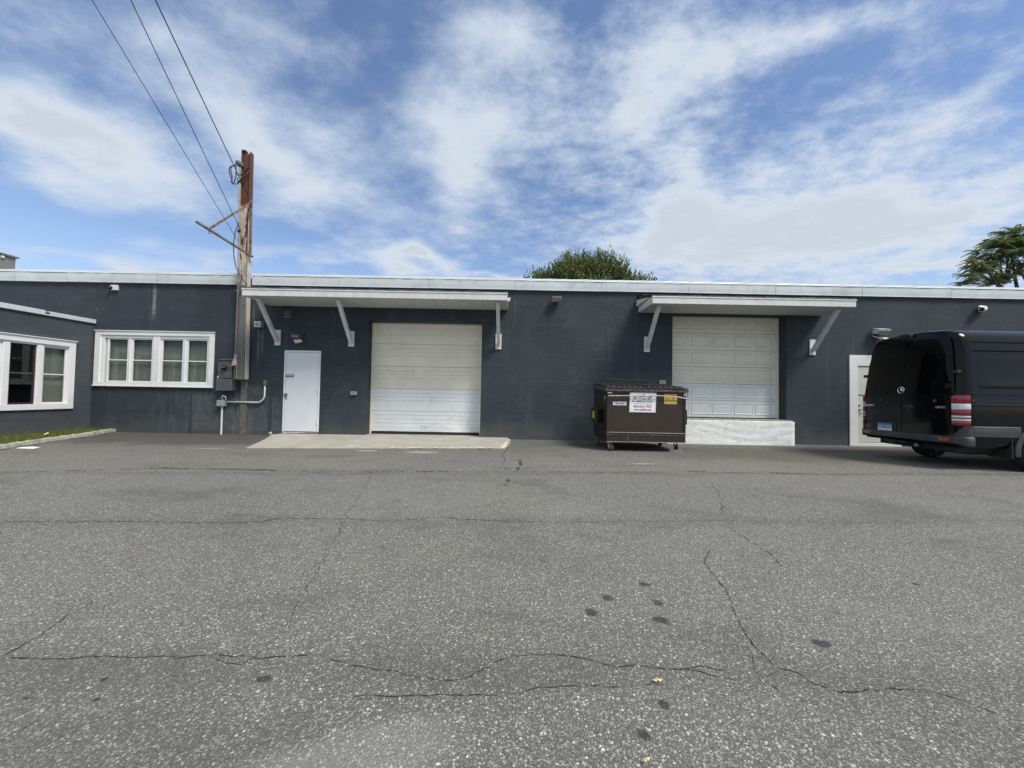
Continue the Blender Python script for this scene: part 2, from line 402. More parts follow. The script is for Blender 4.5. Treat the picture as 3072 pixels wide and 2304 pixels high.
M_DOCK = mat('whitewashed rough concrete', (0.76, 0.79, 0.80), 0.8, var=0.06, vscale=4, bump=0.22, bscale=14, dirt=(0.36, 0.36, 0.34), damt=0.35, dscale=4)
M_KERB = mat('weathered kerb stone', (0.33, 0.33, 0.29), 0.9, var=0.2, vscale=9, bump=0.8, bscale=40, dirt=(0.13, 0.13, 0.10), damt=0.6, dscale=6)
M_SOIL = mat('soil', (0.055, 0.048, 0.03), 0.95, var=0.3, vscale=12, bump=0.8)
M_GRASS = leaf_mat('grass blade', (0.075, 0.115, 0.022), (0.19, 0.22, 0.055))
M_GREYB = mat('grey painted steel', (0.085, 0.095, 0.105), 0.5, var=0.10, vscale=8, dirt=(0.17, 0.18, 0.18), damt=0.4, dscale=6)
M_PIPE = mat('grey conduit paint', (0.125, 0.130, 0.125), 0.6, var=0.12, vscale=10, dirt=(0.06, 0.065, 0.06), damt=0.4)
M_PVC = mat('white pvc', (0.62, 0.65, 0.65), 0.45, var=0.06, vscale=14)
M_JBOX = mat('pale grey steel box', (0.30, 0.32, 0.31), 0.5, var=0.06, vscale=10)
M_BLACK = mat('black rubber', (0.018, 0.018, 0.019), 0.75, var=0.2, vscale=20)
M_CABLE = mat('black cable', (0.028, 0.028, 0.032), 0.6)
M_DARK = mat('dark interior', (0.02, 0.02, 0.022), 0.9)
M_CURT = mat('grey blind', (0.205, 0.208, 0.200), 0.9, var=0.06, vscale=3)
M_ALU = mat('brushed aluminium', (0.55, 0.57, 0.58), 0.35, metal=0.8, var=0.1, vscale=12)
M_CAMW = mat('ivory camera plastic', (0.66, 0.65, 0.58), 0.45, var=0.04)
M_LENS = mat('black lens', (0.01, 0.01, 0.012), 0.12)
M_BRONZE = mat('dark bronze lamp casting', (0.10, 0.10, 0.10), 0.5, var=0.1)
M_LGLASS = mat('frosted lamp glass', (0.22, 0.23, 0.24), 0.25)
M_BRASS = mat('aged brass', (0.16, 0.13, 0.09), 0.5, metal=0.6, var=0.2, vscale=30)
M_PAINTW = mat('spilled white paint', (0.72, 0.73, 0.72), 0.6, var=0.05)
M_NEIGH = mat('grey block wall', (0.17, 0.175, 0.17), 0.85, var=0.08, vscale=2)

# ------------------------------------------------------------------ mesh helpers
class MB:
    def __init__(self):
        self.v = []; self.f = []
    def add(self, vs_, fs_):
        b = len(self.v)
        self.v += [tuple(q) for q in vs_]
        self.f += [tuple(i + b for i in f) for f in fs_]
        return self
    def box(self, x0, x1, y0, y1, z0, z1):
        return self.add([(x0, y0, z0), (x1, y0, z0), (x1, y1, z0), (x0, y1, z0), (x0, y0, z1), (x1, y0, z1), (x1, y1, z1), (x0, y1, z1)],
                        [(0, 3, 2, 1), (4, 5, 6, 7), (0, 1, 5, 4), (1, 2, 6, 5), (2, 3, 7, 6), (3, 0, 4, 7)])
    def quad(self, a, b, c, d):
        return self.add([a, b, c, d], [(0, 1, 2, 3)])
    def beam(self, p, q, wx, wz, side=(1, 0, 0)):
        p, q, s = Vector(p), Vector(q), Vector(side).normalized()
        d = (q - p).normalized()
        s = (s - d * s.dot(d)).normalized()
        t = d.cross(s)
        vs_ = []
        for e in (p, q):
            for a, b in ((-1, -1), (1, -1), (1, 1), (-1, 1)):
                vs_.append(e + s * (a * wx / 2) + t * (b * wz / 2))
        return self.add(vs_, [(0, 3, 2, 1), (4, 5, 6, 7), (0, 1, 5, 4), (1, 2, 6, 5), (2, 3, 7, 6), (3, 0, 4, 7)])
    def tube(self, pts, r, n=10, cap=True):
        pts = [Vector(p) for p in pts]
        rs = r if isinstance(r, (list, tuple)) else [r] * len(pts)
        vs_, fs_ = [], []
        prev = None
        for i, p in enumerate(pts):
            d = (pts[min(i + 1, len(pts) - 1)] - pts[max(i - 1, 0)]).normalized()
            if prev is None:
                a = Vector((0, 0, 1)) if abs(d.z) < 0.9 else Vector((1, 0, 0))
                s = d.cross(a).normalized()
            else:
                s = (prev - d * prev.dot(d)).normalized()
            prev = s
            t = d.cross(s)
            for k in range(n):
                an = 2 * math.pi * k / n
                vs_.append(p + (s * math.cos(an) + t * math.sin(an)) * rs[i])
        for i in range(len(pts) - 1):
            for k in range(n):
                fs_.append((i * n + k, i * n + (k + 1) % n, (i + 1) * n + (k + 1) % n, (i + 1) * n + k))
        if cap:
            fs_.append(tuple(reversed(range(n))))
            fs_.append(tuple((len(pts) - 1) * n + k for k in range(n)))
        return self.add(vs_, fs_)
    def lathe(self, prof, centre, axis, n=24):
        """prof: (radius, offset along axis)"""
        c, ax = Vector(centre), Vector(axis).normalized()
        a = Vector((0, 0, 1)) if abs(ax.z) < 0.9 else Vector((1, 0, 0))
        s = ax.cross(a).normalized(); t = ax.cross(s)
        vs_, fs_ = [], []
        for r, o in prof:
            for k in range(n):
                an = 2 * math.pi * k / n
                vs_.append(c + ax * o + (s * math.cos(an) + t * math.sin(an)) * r)
        for i in range(len(prof) - 1):
            for k in range(n):
                fs_.append((i * n + k, i * n + (k + 1) % n, (i + 1) * n + (k + 1) % n, (i + 1) * n + k))
        fs_.append(tuple(reversed(range(n)))); fs_.append(tuple((len(prof) - 1) * n + k for k in range(n)))
        return self.add(vs_, fs_)
    def prism(self, poly, axis, a0, a1):
        """poly in the two other axes (in xyz order), extruded along axis"""
        n = len(poly)
        def mk(p, a):
            return {'x': (a, p[0], p[1]), 'y': (p[0], a, p[1]), 'z': (p[0], p[1], a)}[axis]
        vs_ = [mk(p, a0) for p in poly] + [mk(p, a1) for p in poly]
        fs_ = [tuple(range(n)), tuple(range(2 * n - 1, n - 1, -1))] + [(i, i + n, (i + 1) % n + n, (i + 1) % n) for i in range(n)]
        return self.add(vs_, fs_)
    def grid(self, pts):
        """pts[i][j] -> one sheet of quads"""
        n, m_ = len(pts), len(pts[0])
        b = [p for row in pts for p in row]
        return self.add(b, [(i * m_ + j, i * m_ + j + 1, (i + 1) * m_ + j + 1, (i + 1) * m_ + j) for i in range(n - 1) for j in range(m_ - 1)])
    def mesh(self, name, bevel=0.0, smooth=False, seg=2, fix=True):
        me = bpy.data.meshes.new(name)
        me.from_pydata(self.v, [], self.f)
        if fix or bevel:
            bm = bmesh.new(); bm.from_mesh(me)
            if fix:
                bmesh.ops.recalc_face_normals(bm, faces=bm.faces)
            if bevel:
                es = [e for e in bm.edges if len(e.link_faces) == 2 and e.calc_face_angle(0) > 0.5]
                bmesh.ops.bevel(bm, geom=es, offset=bevel, segments=seg, profile=0.5, affect='EDGES', clamp_overlap=True)
            bm.to_mesh(me); bm.free()
        if smooth:
            me.shade_smooth()
        me.update()
        return me

def link(name, me, mt, parent=None):
    o = bpy.data.objects.new(name, me)
    COL.objects.link(o)
    if me is not None and mt is not None:
        me.materials.clear(); me.materials.append(mt)
    if parent is not None:
        o.parent = parent
        if parent.type == 'EMPTY':          # meshes are drawn in world coordinates
            o.matrix_parent_inverse = Matrix.Translation(-parent.location)
    return o
def part(name, mb, mt, parent, bevel=0.0, smooth=False, seg=2, fix=True):
    return link(name, mb.mesh(name, bevel, smooth, seg, fix), mt, parent)
def tag(o, label=None, cat=None, group=None, kind=None):
    for k, v in (('label', label), ('category', cat), ('group', group), ('kind', kind)):
        if v:
            o[k] = v
    return o
def thing(name, loc, label, cat, group=None):
    o = bpy.data.objects.new(name, None)
    COL.objects.link(o)
    o.location = loc
    o.empty_display_size = 0.1
    return tag(o, label, cat, group)
def smooth_by_angle(o, ang=40):
    o.data.shade_smooth()
    bm = bmesh.new(); bm.from_mesh(o.data)
    for e in bm.edges:
        if len(e.link_faces) == 2 and e.calc_face_angle(0) > rad(ang):
            e.smooth = False
    bm.to_mesh(o.data); bm.free()
def text_part(name, body, size, origin, right, up, mt, parent, bold=0.0, align='CENTER', sx=1.0):
    cu_ = bpy.data.curves.new(name, 'FONT')
    cu_.body = body; cu_.size = size; cu_.align_x = align; cu_.align_y = 'CENTER'
    cu_.offset = bold; cu_.extrude = 0.0; cu_.resolution_u = 3
    t = bpy.data.objects.new(name, cu_)
    COL.objects.link(t)
    dg = bpy.context.evaluated_depsgraph_get()
    me = bpy.data.meshes.new_from_object(t.evaluated_get(dg))
    bpy.data.objects.remove(t)
    r, u_ = Vector(right).normalized(), Vector(up).normalized()
    o_ = Vector(origin)
    for v in me.vertices:
        p = o_ + r * (v.co.x * sx) + u_ * v.co.y
        v.co = p
    me.name = name
    return link(name, me, mt, parent)
def ribbon(pts, width, z, jit=0.0, step=0.05, rnd=random):
    """flat irregular strip along a ground polyline"""
    P = [Vector((p[0], p[1], 0)) for p in pts]
    out = []
    for a, b in zip(P[:-1], P[1:]):
        n = max(1, int((b - a).length / step))
        for i in range(n):
            out.append(a.lerp(b, i / n))
    out.append(P[-1])
    amp = 0.0
    fast = 0.0
    q = []
    for i, p in enumerate(out):
        amp = amp * 0.80 + rnd.uniform(-jit, jit) * .7
        fast = rnd.uniform(-jit, jit) * .55
        d = (out[min(i + 1, len(out) - 1)] - out[max(0, i - 1)]).normalized()
        s = Vector((-d.y, d.x, 0))
        q.append((p + s * (amp + fast), s))
    mb = MB()
    vs_ = []
    for i, (p, s) in enumerate(q):
        wdt = width * 0.95 * max(0.10, rnd.uniform(-0.1, 1.3)) * (0.25 if i in (0, len(q) - 1) else 1)
        vs_ += [p + s * wdt / 2 + Vector((0, 0, z)), p - s * wdt / 2 + Vector((0, 0, z))]
    return mb.add(vs_, [(2 * i, 2 * i + 1, 2 * i + 3, 2 * i + 2) for i in range(len(q) - 1)])

# ================================================================== SETTING
WY = 10.30                                   # face of the long wall
def sheet_irregular(x0, x1, y0, y1, z):
    return MB().quad((x0, y0, z), (x1, y0, z), (x1, y1, z), (x0, y1, z))
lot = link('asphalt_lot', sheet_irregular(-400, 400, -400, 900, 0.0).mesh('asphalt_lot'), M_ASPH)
tag(lot, kind='structure')
M_CRACK = mat('dark crack', (0.020, 0.019, 0.018), 0.95, var=0.3, vscale=30)  # plain dark tone for the crack and joint strips
J1 = [(-7.0, 5.31), (-6.09, 5.52), (-5.18, 5.75), (-4.29, 5.76), (-3.32, 5.75), (-2.11, 5.82), (-0.73, 5.92), (1.44, 6.08), (2.97, 6.26), (4.46, 6.24), (5.98, 6.27), (8.69, 6.54)]
CRACKS = [(J1, .020, .016), ([(-12, 5.0)] + J1[:1], .02, .02), ([J1[-1], (14, 6.7)], .015, .015),
 ([(-4.43, 3.38), (-3.5, 3.46), (-2.76, 3.45), (-2.26, 3.5), (-2.15, 3.6), (-1.48, 3.64), (-1.07, 3.59), (-0.71, 3.72), (-0.4, 3.68), (0.43, 3.63), (1.01, 3.7)], .009, .014),
 ([(1.01, 3.7), (2.26, 3.79), (3.14, 3.76), (4.14, 3.86)], .005, .010),
 ([(-2.2, 1.71), (-1.83, 1.73), (-1.57, 1.74), (-1.46, 1.73), (-1.28, 1.76), (-1.1, 1.74), (-0.86, 1.76), (-0.72, 1.72), (-0.44, 1.66), (-0.22, 1.63), (-0.15, 1.66), (-0.03, 1.76), (0.14, 1.81), (0.31, 1.79), (0.48, 1.74), (0.61, 1.74), (0.82, 1.71), (0.97, 1.66)], .0052, .008),
 ([(-1.29, 1.73), (-1.15, 1.7), (-1.12, 1.78), (-1.12, 1.89), (-1.12, 2.0), (-1.18, 2.21)], .0040, .006),
 ([(-2.22, 1.72), (-2.22, 1.82), (-2.24, 1.91), (-2.3, 2.05), (-2.29, 2.17)], .0055, .006), ([(-1.69, 1.32), (-1.67, 1.38), (-1.65, 1.43)], .004, .004),
 ([(-0.6, 1.54), (-0.36, 1.55), (-0.16, 1.56), (-0.03, 1.56), (0.13, 1.6), (0.37, 1.61), (0.49, 1.61), (0.66, 1.63)], .0035, .006),
 ([(1.58, 3.05), (1.41, 2.81), (1.35, 2.41), (1.22, 2.07), (1.19, 1.9), (1.2, 1.74), (1.27, 1.71), (1.29, 1.65), (1.36, 1.6), (1.48, 1.61), (1.6, 1.63), (1.72, 1.62), (1.81, 1.58), (1.87, 1.53), (1.93, 1.47)], .0062, .007),
 ([(2.03, 3.68), (2.01, 3.27), (2.02, 2.98), (1.94, 2.75)], .006, .010), ([(1.14, 1.82), (1.09, 1.73), (1.1, 1.67), (1.12, 1.6)], .004, .004),
 ([(0.75, 1.71), (0.85, 1.74), (0.97, 1.71)], .004, .004), ([(1.11, 1.68), (1.19, 1.72)], .004, .003),
 ([(-0.2, 10.1), (-0.08, 8.6), (-0.12, 7.4), (-0.05, 6.0)], .012, .03), ([(-2.1, 5.8), (-1.75, 4.7), (-1.6, 3.9), (-1.42, 3.2), (-1.2, 2.3)], .005, .03), ([(2.9, 5.6), (2.5, 4.6), (2.2, 4.0)], .006, .02)]
for pts, wdt, jit in CRACKS:
    part('crack', ribbon(pts, wdt, 0.003, jit, 0.022 if wdt < .01 else 0.05), M_CRACK, lot, fix=False)

# concrete apron in front of the white roller door
def outline_sheet(poly, zf, depth=0.06):
    n = len(poly)
    mb = MB()
    vs_ = [(x, y, zf(x, y)) for x, y in poly] + [(x, y, -depth) for x, y in poly]
    mb.add(vs_, [tuple(range(n))] + [(i, (i + 1) % n, (i + 1) % n + n, i + n) for i in range(n)])
    return mb
apr = [(-5.38, 7.86)]
for i in range(1, 18):
    t = i / 18
    apr.append((-5.38 + t * 5.22, 7.86 + t * 0.56 + random.uniform(-.018, .018)))
for x, y in ((-.15, 8.42), (-.10, 8.55), (-.13, 8.75), (-.06, 8.85), (-.09, 9.1), (-.02, 9.25), (-.06, 9.6), (.0, 9.8), (-.05, 10.05), (-.10, 10.29)):
    apr.append((x, y))
apr += [(-.835, 10.29), (-.835, 10.655), (-3.895, 10.655), (-3.895, 10.29), (-6.10, 10.29), (-6.2, 10.0), (-5.85, 9.2)]
def apron_z(x, y):
    return 0.014 + max(0.0, min(1.0, (y - 8.0) / 2.4)) * 0.035
ap = tag(link('concrete_apron', outline_sheet(apr, apron_z).mesh('concrete_apron'), M_CONC), kind='structure')
edge = ribbon([(-2.6, 8.20), (-1.2, 8.34), (-.2, 8.44), (-.14, 8.8), (-.1, 9.3), (-.04, 9.9)], .10, 0.0, .012, .08)
edge.v = [(x, y, apron_z(x, y) + 0.005) for x, y, z in edge.v]
part('painted_edge', edge, mat('cream kerb paint', (0.62, 0.60, 0.47), 0.7, var=0.1), ap, fix=False)
joint = ribbon([(-4.05, 8.03), (-3.93, 9.0), (-3.92, 10.25)], .012, 0.0, .004, .1)
joint.v = [(x, y, apron_z(x, y) + 0.004) for x, y, z in joint.v]
part('joint', joint, M_CRACK, ap, fix=False)

# kerb and grass along the wing
KB = [(-10.62, 10.29), (-10.15, 9.2), (-9.85, 8.3), (-9.45, 7.2), (-9.05, 6.2), (-8.5, 4.6), (-8.0, 3.0)]
def kerb_at(t):
    f = t * (len(KB) - 1); i = min(int(f), len(KB) - 2); a, b = Vector(KB[i]), Vector(KB[i + 1])
    return a.lerp(b, f - i), (b - a).normalized()
rk = random.Random(3)
prof = []
NK = 90
for i in range(NK + 1):
    p, d = kerb_at(i / NK)
    s = Vector((d.y, -d.x))
    if s.x < 0: s = -s
    j = lambda a: rk.uniform(-a, a)
    ring = []
    for (o, z) in ((0.075, -0.03), (0.085 + j(.012), 0.03), (0.06 + j(.014), 0.085 + j(.012)), (-0.05 + j(.012), 0.095 + j(.010)), (-0.08, 0.05), (-0.08, -0.03)):
        ring.append((p.x + s.x * o, p.y + s.y * o, z))
    prof.append(ring + [ring[0]])
kb = tag(link('kerb', MB().grid(prof).mesh('kerb'), M_KERB), kind='structure')
strip = [(-11.26, 10.29)] + [(p[0] - .04, p[1]) for p in KB] + [(-11.26, 3.0)]
soil = tag(link('grass_verge', outline_sheet(strip, lambda x, y: 0.05).mesh('grass_verge'), M_SOIL), kind='structure')
def blade(mb, x, y, z, h, wd_, lean, az_):
    dx_, dy_ = math.cos(az_), math.sin(az_)
    px, py = -dy_ * wd_, dx_ * wd_
    mb.add([(x - px, y - py, z), (x + px, y + py, z), (x + px * .6 + dx_ * lean * .4, y + py * .6 + dy_ * lean * .4, z + h * .6), (x - px * .6 + dx_ * lean * .4, y - py * .6 + dy_ * lean * .4, z + h * .6), (x + dx_ * lean, y + dy_ * lean, z + h)],
           [(0, 1, 2, 3), (3, 2, 4)])
gb = MB()
rg = random.Random(5)
for i in range(22000):
    y = rg.uniform(3.1, 10.28)
    t = (10.29 - y)
    xk = -10.66 + 0.36 * t * (1 if t < 3 else 1.0)
    x = rg.uniform(-11.25, xk + 0.02)
    clump = math.sin(x * 9 + 1.3) * math.sin(y * 7.0) + math.sin(y * 17 + x * 5) * .5
    if clump < -0.6 and rg.random() < .75:
        continue
    blade(gb, x, y, 0.045, rg.uniform(.03, .085) + (0.04 if x < -11.1 and rg.random() < .4 else 0), rg.uniform(.0018, .004), rg.uniform(0, .045), rg.uniform(0, 6.28))
tag(link('grass', gb.mesh('grass', fix=False), M_GRASS), 'short green grass between the wing wall and the kerb', 'grass', kind='stuff')
ck = MB()
for (xa, xb, dens_) in ((-5.4, -4.7, 130), (-4.6, -3.5, 330), (-10.3, -9.0, 200), (-3.4, -1.0, 60), (2.9, 3.2, 60), (4.2, 4.5, 60)):
    for i in range(dens_):
        x = rg.uniform(xa, xb)
        if x < -9:
            t = (x + 10.3) / 1.3; y = 8.95 - t * 2.6 + rg.uniform(-.05, .03)
        else:
            k = max(q for q in range(len(J1) - 1) if J1[q][0] <= x)
            t = (x - J1[k][0]) / (J1[k + 1][0] - J1[k][0]); y = J1[k][1] * (1 - t) + J1[k + 1][1] * t + rg.gauss(0, .02)
        blade(ck, x, y, 0.0, rg.uniform(.008, .03), rg.uniform(.002, .005), rg.uniform(0, .03), rg.uniform(0, 6.28))
tag(link('crack_weeds', ck.mesh('crack_weeds', fix=False), M_GRASS), 'sparse weeds and moss growing in the asphalt joint', 'weeds', kind='stuff')

# ================================================================== LONG BUILDING
def wall_openings(mb, ops, a0, a1, z0, z1, pos, depth, axis='y'):
    """front sheet in cells, with reveals round each opening; axis is the wall normal axis; depth goes inward"""
    xs = sorted({a0, a1, *[q for o in ops for q in o[:2]]})
    zs = sorted({z0, z1, *[q for o in ops for q in o[2:4]]})
    P = (lambda a, d, z: (a, pos + d, z)) if axis == 'y' else (lambda a, d, z: (pos - d, a, z))
    for i in range(len(xs) - 1):
        for k in range(len(zs) - 1):
            cx, cz = (xs[i] + xs[i + 1]) / 2, (zs[k] + zs[k + 1]) / 2
            if any(o[0] < cx < o[1] and o[2] < cz < o[3] for o in ops):
                continue
            mb.quad(P(xs[i], 0, zs[k]), P(xs[i + 1], 0, zs[k]), P(xs[i + 1], 0, zs[k + 1]), P(xs[i], 0, zs[k + 1]))
    for o in ops:
        x0, x1, b, t = o
        d = depth
        mb.quad(P(x0, 0, b), P(x0, d, b), P(x0, d, t), P(x0, 0, t))
        mb.quad(P(x1, 0, b), P(x1, 0, t), P(x1, d, t), P(x1, d, b))
        mb.quad(P(x0, 0, t), P(x0, d, t), P(x1, d, t), P(x1, 0, t))
        if b > z0 + .001:
            mb.quad(P(x0, 0, b), P(x1, 0, b), P(x1, d, b), P(x0, d, b))
    return mb
BL, BR_, BB = -24.0, 30.0, 26.0
bld = thing('warehouse', (0, WY, 0), 'long single storey slate grey stucco warehouse with white roof edge', 'building')
OPS = [(-11.08, -8.10, 1.34, 2.60), (-6.11, -5.14, 0.09, 2.27), (-3.90, -0.83, -0.05, 3.12), (4.29, 7.35, 0.60, 3.44), (9.10, 10.34, 0.02, 2.36)]
wm = wall_openings(MB(), OPS, BL, BR_, -0.1, 4.20, WY, 0.34)
wm.quad((BL, WY, -.1), (BL, BB, -.1), (BL, BB, 4.2), (BL, WY, 4.2)).quad((BR_, WY, -.1), (BR_, BB, -.1), (BR_, BB, 4.2), (BR_, WY, 4.2)).quad((BL, BB, -.1), (BR_, BB, -.1), (BR_, BB, 4.2), (BL, BB, 4.2))
part('wall', wm, M_WALL, bld, fix=False)
part('roof_deck', MB().box(BL + .01, BR_ - .01, WY + .02, BB - .01, 4.12, 4.18), mat('grey roof membrane', (0.30, 0.30, 0.30), 0.9), bld)
part('inner_lining', MB().quad((BL, WY + 2.6, 0), (BR_, WY + 2.6, 0), (BR_, WY + 2.6, 4.1), (BL, WY + 2.6, 4.1)), M_DARK, bld, fix=False)
# roof edge: metal fascia panels and a coping above
seams = [-24.0, -21.6, -19.2, -16.8, -14.4, -12.0, -9.58, -7.42]
seams2 = [-7.03, -4.705, -2.282, 0.032, 2.36, 4.693, 7.03, 9.362, 11.752, 14.1, 16.5, 18.9, 21.3, 23.7, 26.1, 28.2, 30.0]
rf = random.Random(11)
def fascia_run(ss_):
    for a, b in zip(ss_[:-1], ss_[1:]):
        dz = rf.uniform(-.004, .004)
        n = 9
        rows = []
        for i in range(n + 1):
            x = a + .003 + (b - a - .006) * i / n
            y = WY - .052 + rf.uniform(-.004, .004)
            rows.append([(x, WY + .0, 4.235 + dz), (x, y, 4.240 + dz), (x, y - .004, 4.12 + dz), (x, y, 4.02 + dz + rf.uniform(-.002, .002)), (x, y - .014, 4.008 + dz), (x, WY - .004, 4.004 + dz)])
        o = part('fascia_panel', MB().grid(rows), M_FASC, bld)
    for a, b in zip(ss_[:-1], ss_[1:]):
        n = 12
        rows = []
        for i in range(n + 1):
            x = a + (b - a) * i / n
            wv = rf.uniform(-.006, .008)
            rows.append([(x, WY - .055, 4.246 + rf.uniform(-.003, .003)), (x, WY - .062 + wv, 4.262 + wv * .5), (x, WY - .045, 4.318 + wv), (x, WY - .01, 4.330 + wv), (x, WY + .3, 4.325), (x, WY + .3, 4.18)])
        part('coping', MB().grid(rows), M_COPE, bld)
fascia_run(seams); fascia_run(seams2)

# ---- windows
def window_main(par):
    y = WY
    fr = MB()
    X0, X1, Z0, Z1 = -11.19, -8.00, 1.245, 2.70
    fr.box(X0, X1, y - .035, y + .05, Z1 - .105, Z1).box(X0, X1, y - .035, y + .05, Z0, Z0 + .095)
    fr.box(X0, X0 + .15, y - .034, y + .05, Z0 + .095, Z1 - .105).box(X1 - .13, X1, y - .034, y + .05, Z0 + .095, Z1 - .105)
    w_ = part('window', fr, M_WHITE, par, bevel=.006)
    tag(w_, 'double pair of white framed sash windows in the long wall')
    part('drip_cap', MB().box(X0 - .015, X1 + .015, y - .055, y - .0, Z1 + .001, Z1 + .022), M_WHITE, w_, bevel=.004)
    part('sill', MB().box(X0 - .01, X1 + .01, y - .060, y - .0, Z0 - .022, Z0 - .001), M_WHITE, w_, bevel=.004)
    part('mullion', MB().box(-9.64, -9.46, y - .020, y + .06, Z0 + .096, Z1 - .106), M_WHITE, w_, bevel=.006)
    inner = MB()
    inner.box(X0 + .15, -9.64, y - .008, y + .06, 2.52, Z1 - .105).box(-9.46, X1 - .13, y - .008, y + .06, 2.52, Z1 - .105)
    inner.box(X0 + .15, X0 + .24, y - .008, y + .06, 1.34, 2.52).box(X1 - .165, X1 - .13, y - .008, y + .06, 1.34, 2.52)
    part('inner_stop', inner, M_WHITE, w_, bevel=.005)
    for a, b in ((-10.90, -10.30), (-10.25, -9.645), (-9.455, -8.82), (-8.77, -8.16)):
        s = MB()
        t = .05
        s.box(a, b, y + .012, y + .055, 2.485, 2.525).box(a, b, y + .012, y + .055, 1.342, 1.375)
        s.box(a, a + t, y + .012, y + .055, 1.375, 2.485).box(b - t, b, y + .012, y + .055, 1.375, 2.485)
        part('sash', s, M_WHITE, w_, bevel=.004)
        part('meeting_rail', MB().box(a + t, b - t, y + .020, y + .050, 1.918, 1.945), M_WHITE, w_, bevel=.003)
        part('pane', MB().box(a + t - .004, b - t + .004, y + .034, y + .038, 1.945, 2.487), M_GLASS, w_)
        part('pane', MB().box(a + t - .004, b - t + .004, y + .026, y + .030, 1.373, 1.918), M_GLASS, w_)
    part('post', MB().box(-10.30, -10.25, y - .004, y + .058, 1.34, 2.52), M_WHITE, w_, bevel=.008)
    part('post', MB().box(-8.82, -8.77, y - .004, y + .058, 1.34, 2.52), M_WHITE, w_, bevel=.008)
    rows = []
    for i in range(181):
        x = -11.05 + 2.92 * i / 180
        yy = y + .105 + .002 * math.sin(x * 24) + .0015 * math.sin(x * 57 + 1)
        rows.append([(x, yy, 1.32), (x, yy + .005, 2.62)])
    part('blind', MB().grid(rows), M_CURT, w_, smooth=True, fix=False)
window_main(bld)

# ---- steel entry door
def entry_door(par):
    y = WY
    fr = MB()
    fr.box(-6.112, -6.072, y - .012, y + .09, .10, 2.272).box(-5.185, -5.138, y - .012, y + .09, .10, 2.272).box(-6.072, -5.185, y - .012, y + .09, 2.225, 2.272)
    d = part('door', fr, M_DOOR, par, bevel=.004)
    tag(d, 'white steel door with mail slot and lock guard')
    part('door_leaf', MB().box(-6.066, -5.192, y - .004, y + .05, .108, 2.219), M_DOOR, d, bevel=.004)
    mb = MB().box(-6.055, -5.845, y - .016, y - .0045, 1.555, 1.622)
    ms = part('mail_slot', mb, M_BRASS, d, bevel=.003)
    part('mail_flap', MB().box(-6.035, -5.865, y - .020, y - .0165, 1.574, 1.604), M_ALU, d, bevel=.001)
    lk = MB().box(-6.075, -5.995, y - .022, y - .0045, .97, 1.085)
    part('lock_plate', lk, M_ALU, d, bevel=.006)
    part('lock_hood', MB().box(-6.085, -5.990, y - .055, y - .0045, 1.092, 1.112), M_GREYB, d, bevel=.004)
    part('lock_cylinder', MB().lathe([(.020, 0), (.020, -.014), (.014, -.018)], (-6.035, y - .022, 1.045), (0, 1, 0), 14), M_LENS, d)
    for z in (2.04, 1.215, .39):
        part('hinge', MB().tube([(-5.180, y - .020, z - .075), (-5.180, y - .020, z + .075)], .013, 10), M_DOOR, d)
    part('threshold', MB().box(-6.11, -5.14, y - .02, y + .10, .055, .094), mat('worn threshold', (0.12, 0.125, 0.13), 0.6, dirt=(.5, .5, .5), damt=.5, dscale=12), d, bevel=.005)
    rp = random.Random(2)
    up, lo = [], []
    for i in range(40):
        x = -6.105 + .62 * i / 39
        t = i / 39
        up.append((x, y - .0225, .093 - rp.uniform(0, .006) - .004 * t))
        lo.append((x, y - .0225, .084 - rp.uniform(.002, .026) * (1 - .6 * t) - .004 * t))
    part('paint_drip', MB().grid([[a, b] for a, b in zip(up, lo)]), M_PAINTW, d, fix=False)
    for k in range(9):
        x = -5.44 + k * .034 + rp.uniform(-.01, .01); z = .078 + rp.uniform(-.008, .008); r = rp.uniform(.004, .012)
        part('paint_drip', MB().add([(x - r, y - .0225, z), (x, y - .0225, z + r * .6), (x + r * 1.4, y - .0225, z + r * .2), (x + r * .4, y - .0225, z - r)], [(0, 1, 2, 3)]), M_PAINTW, d, fix=False)
entry_door(bld)

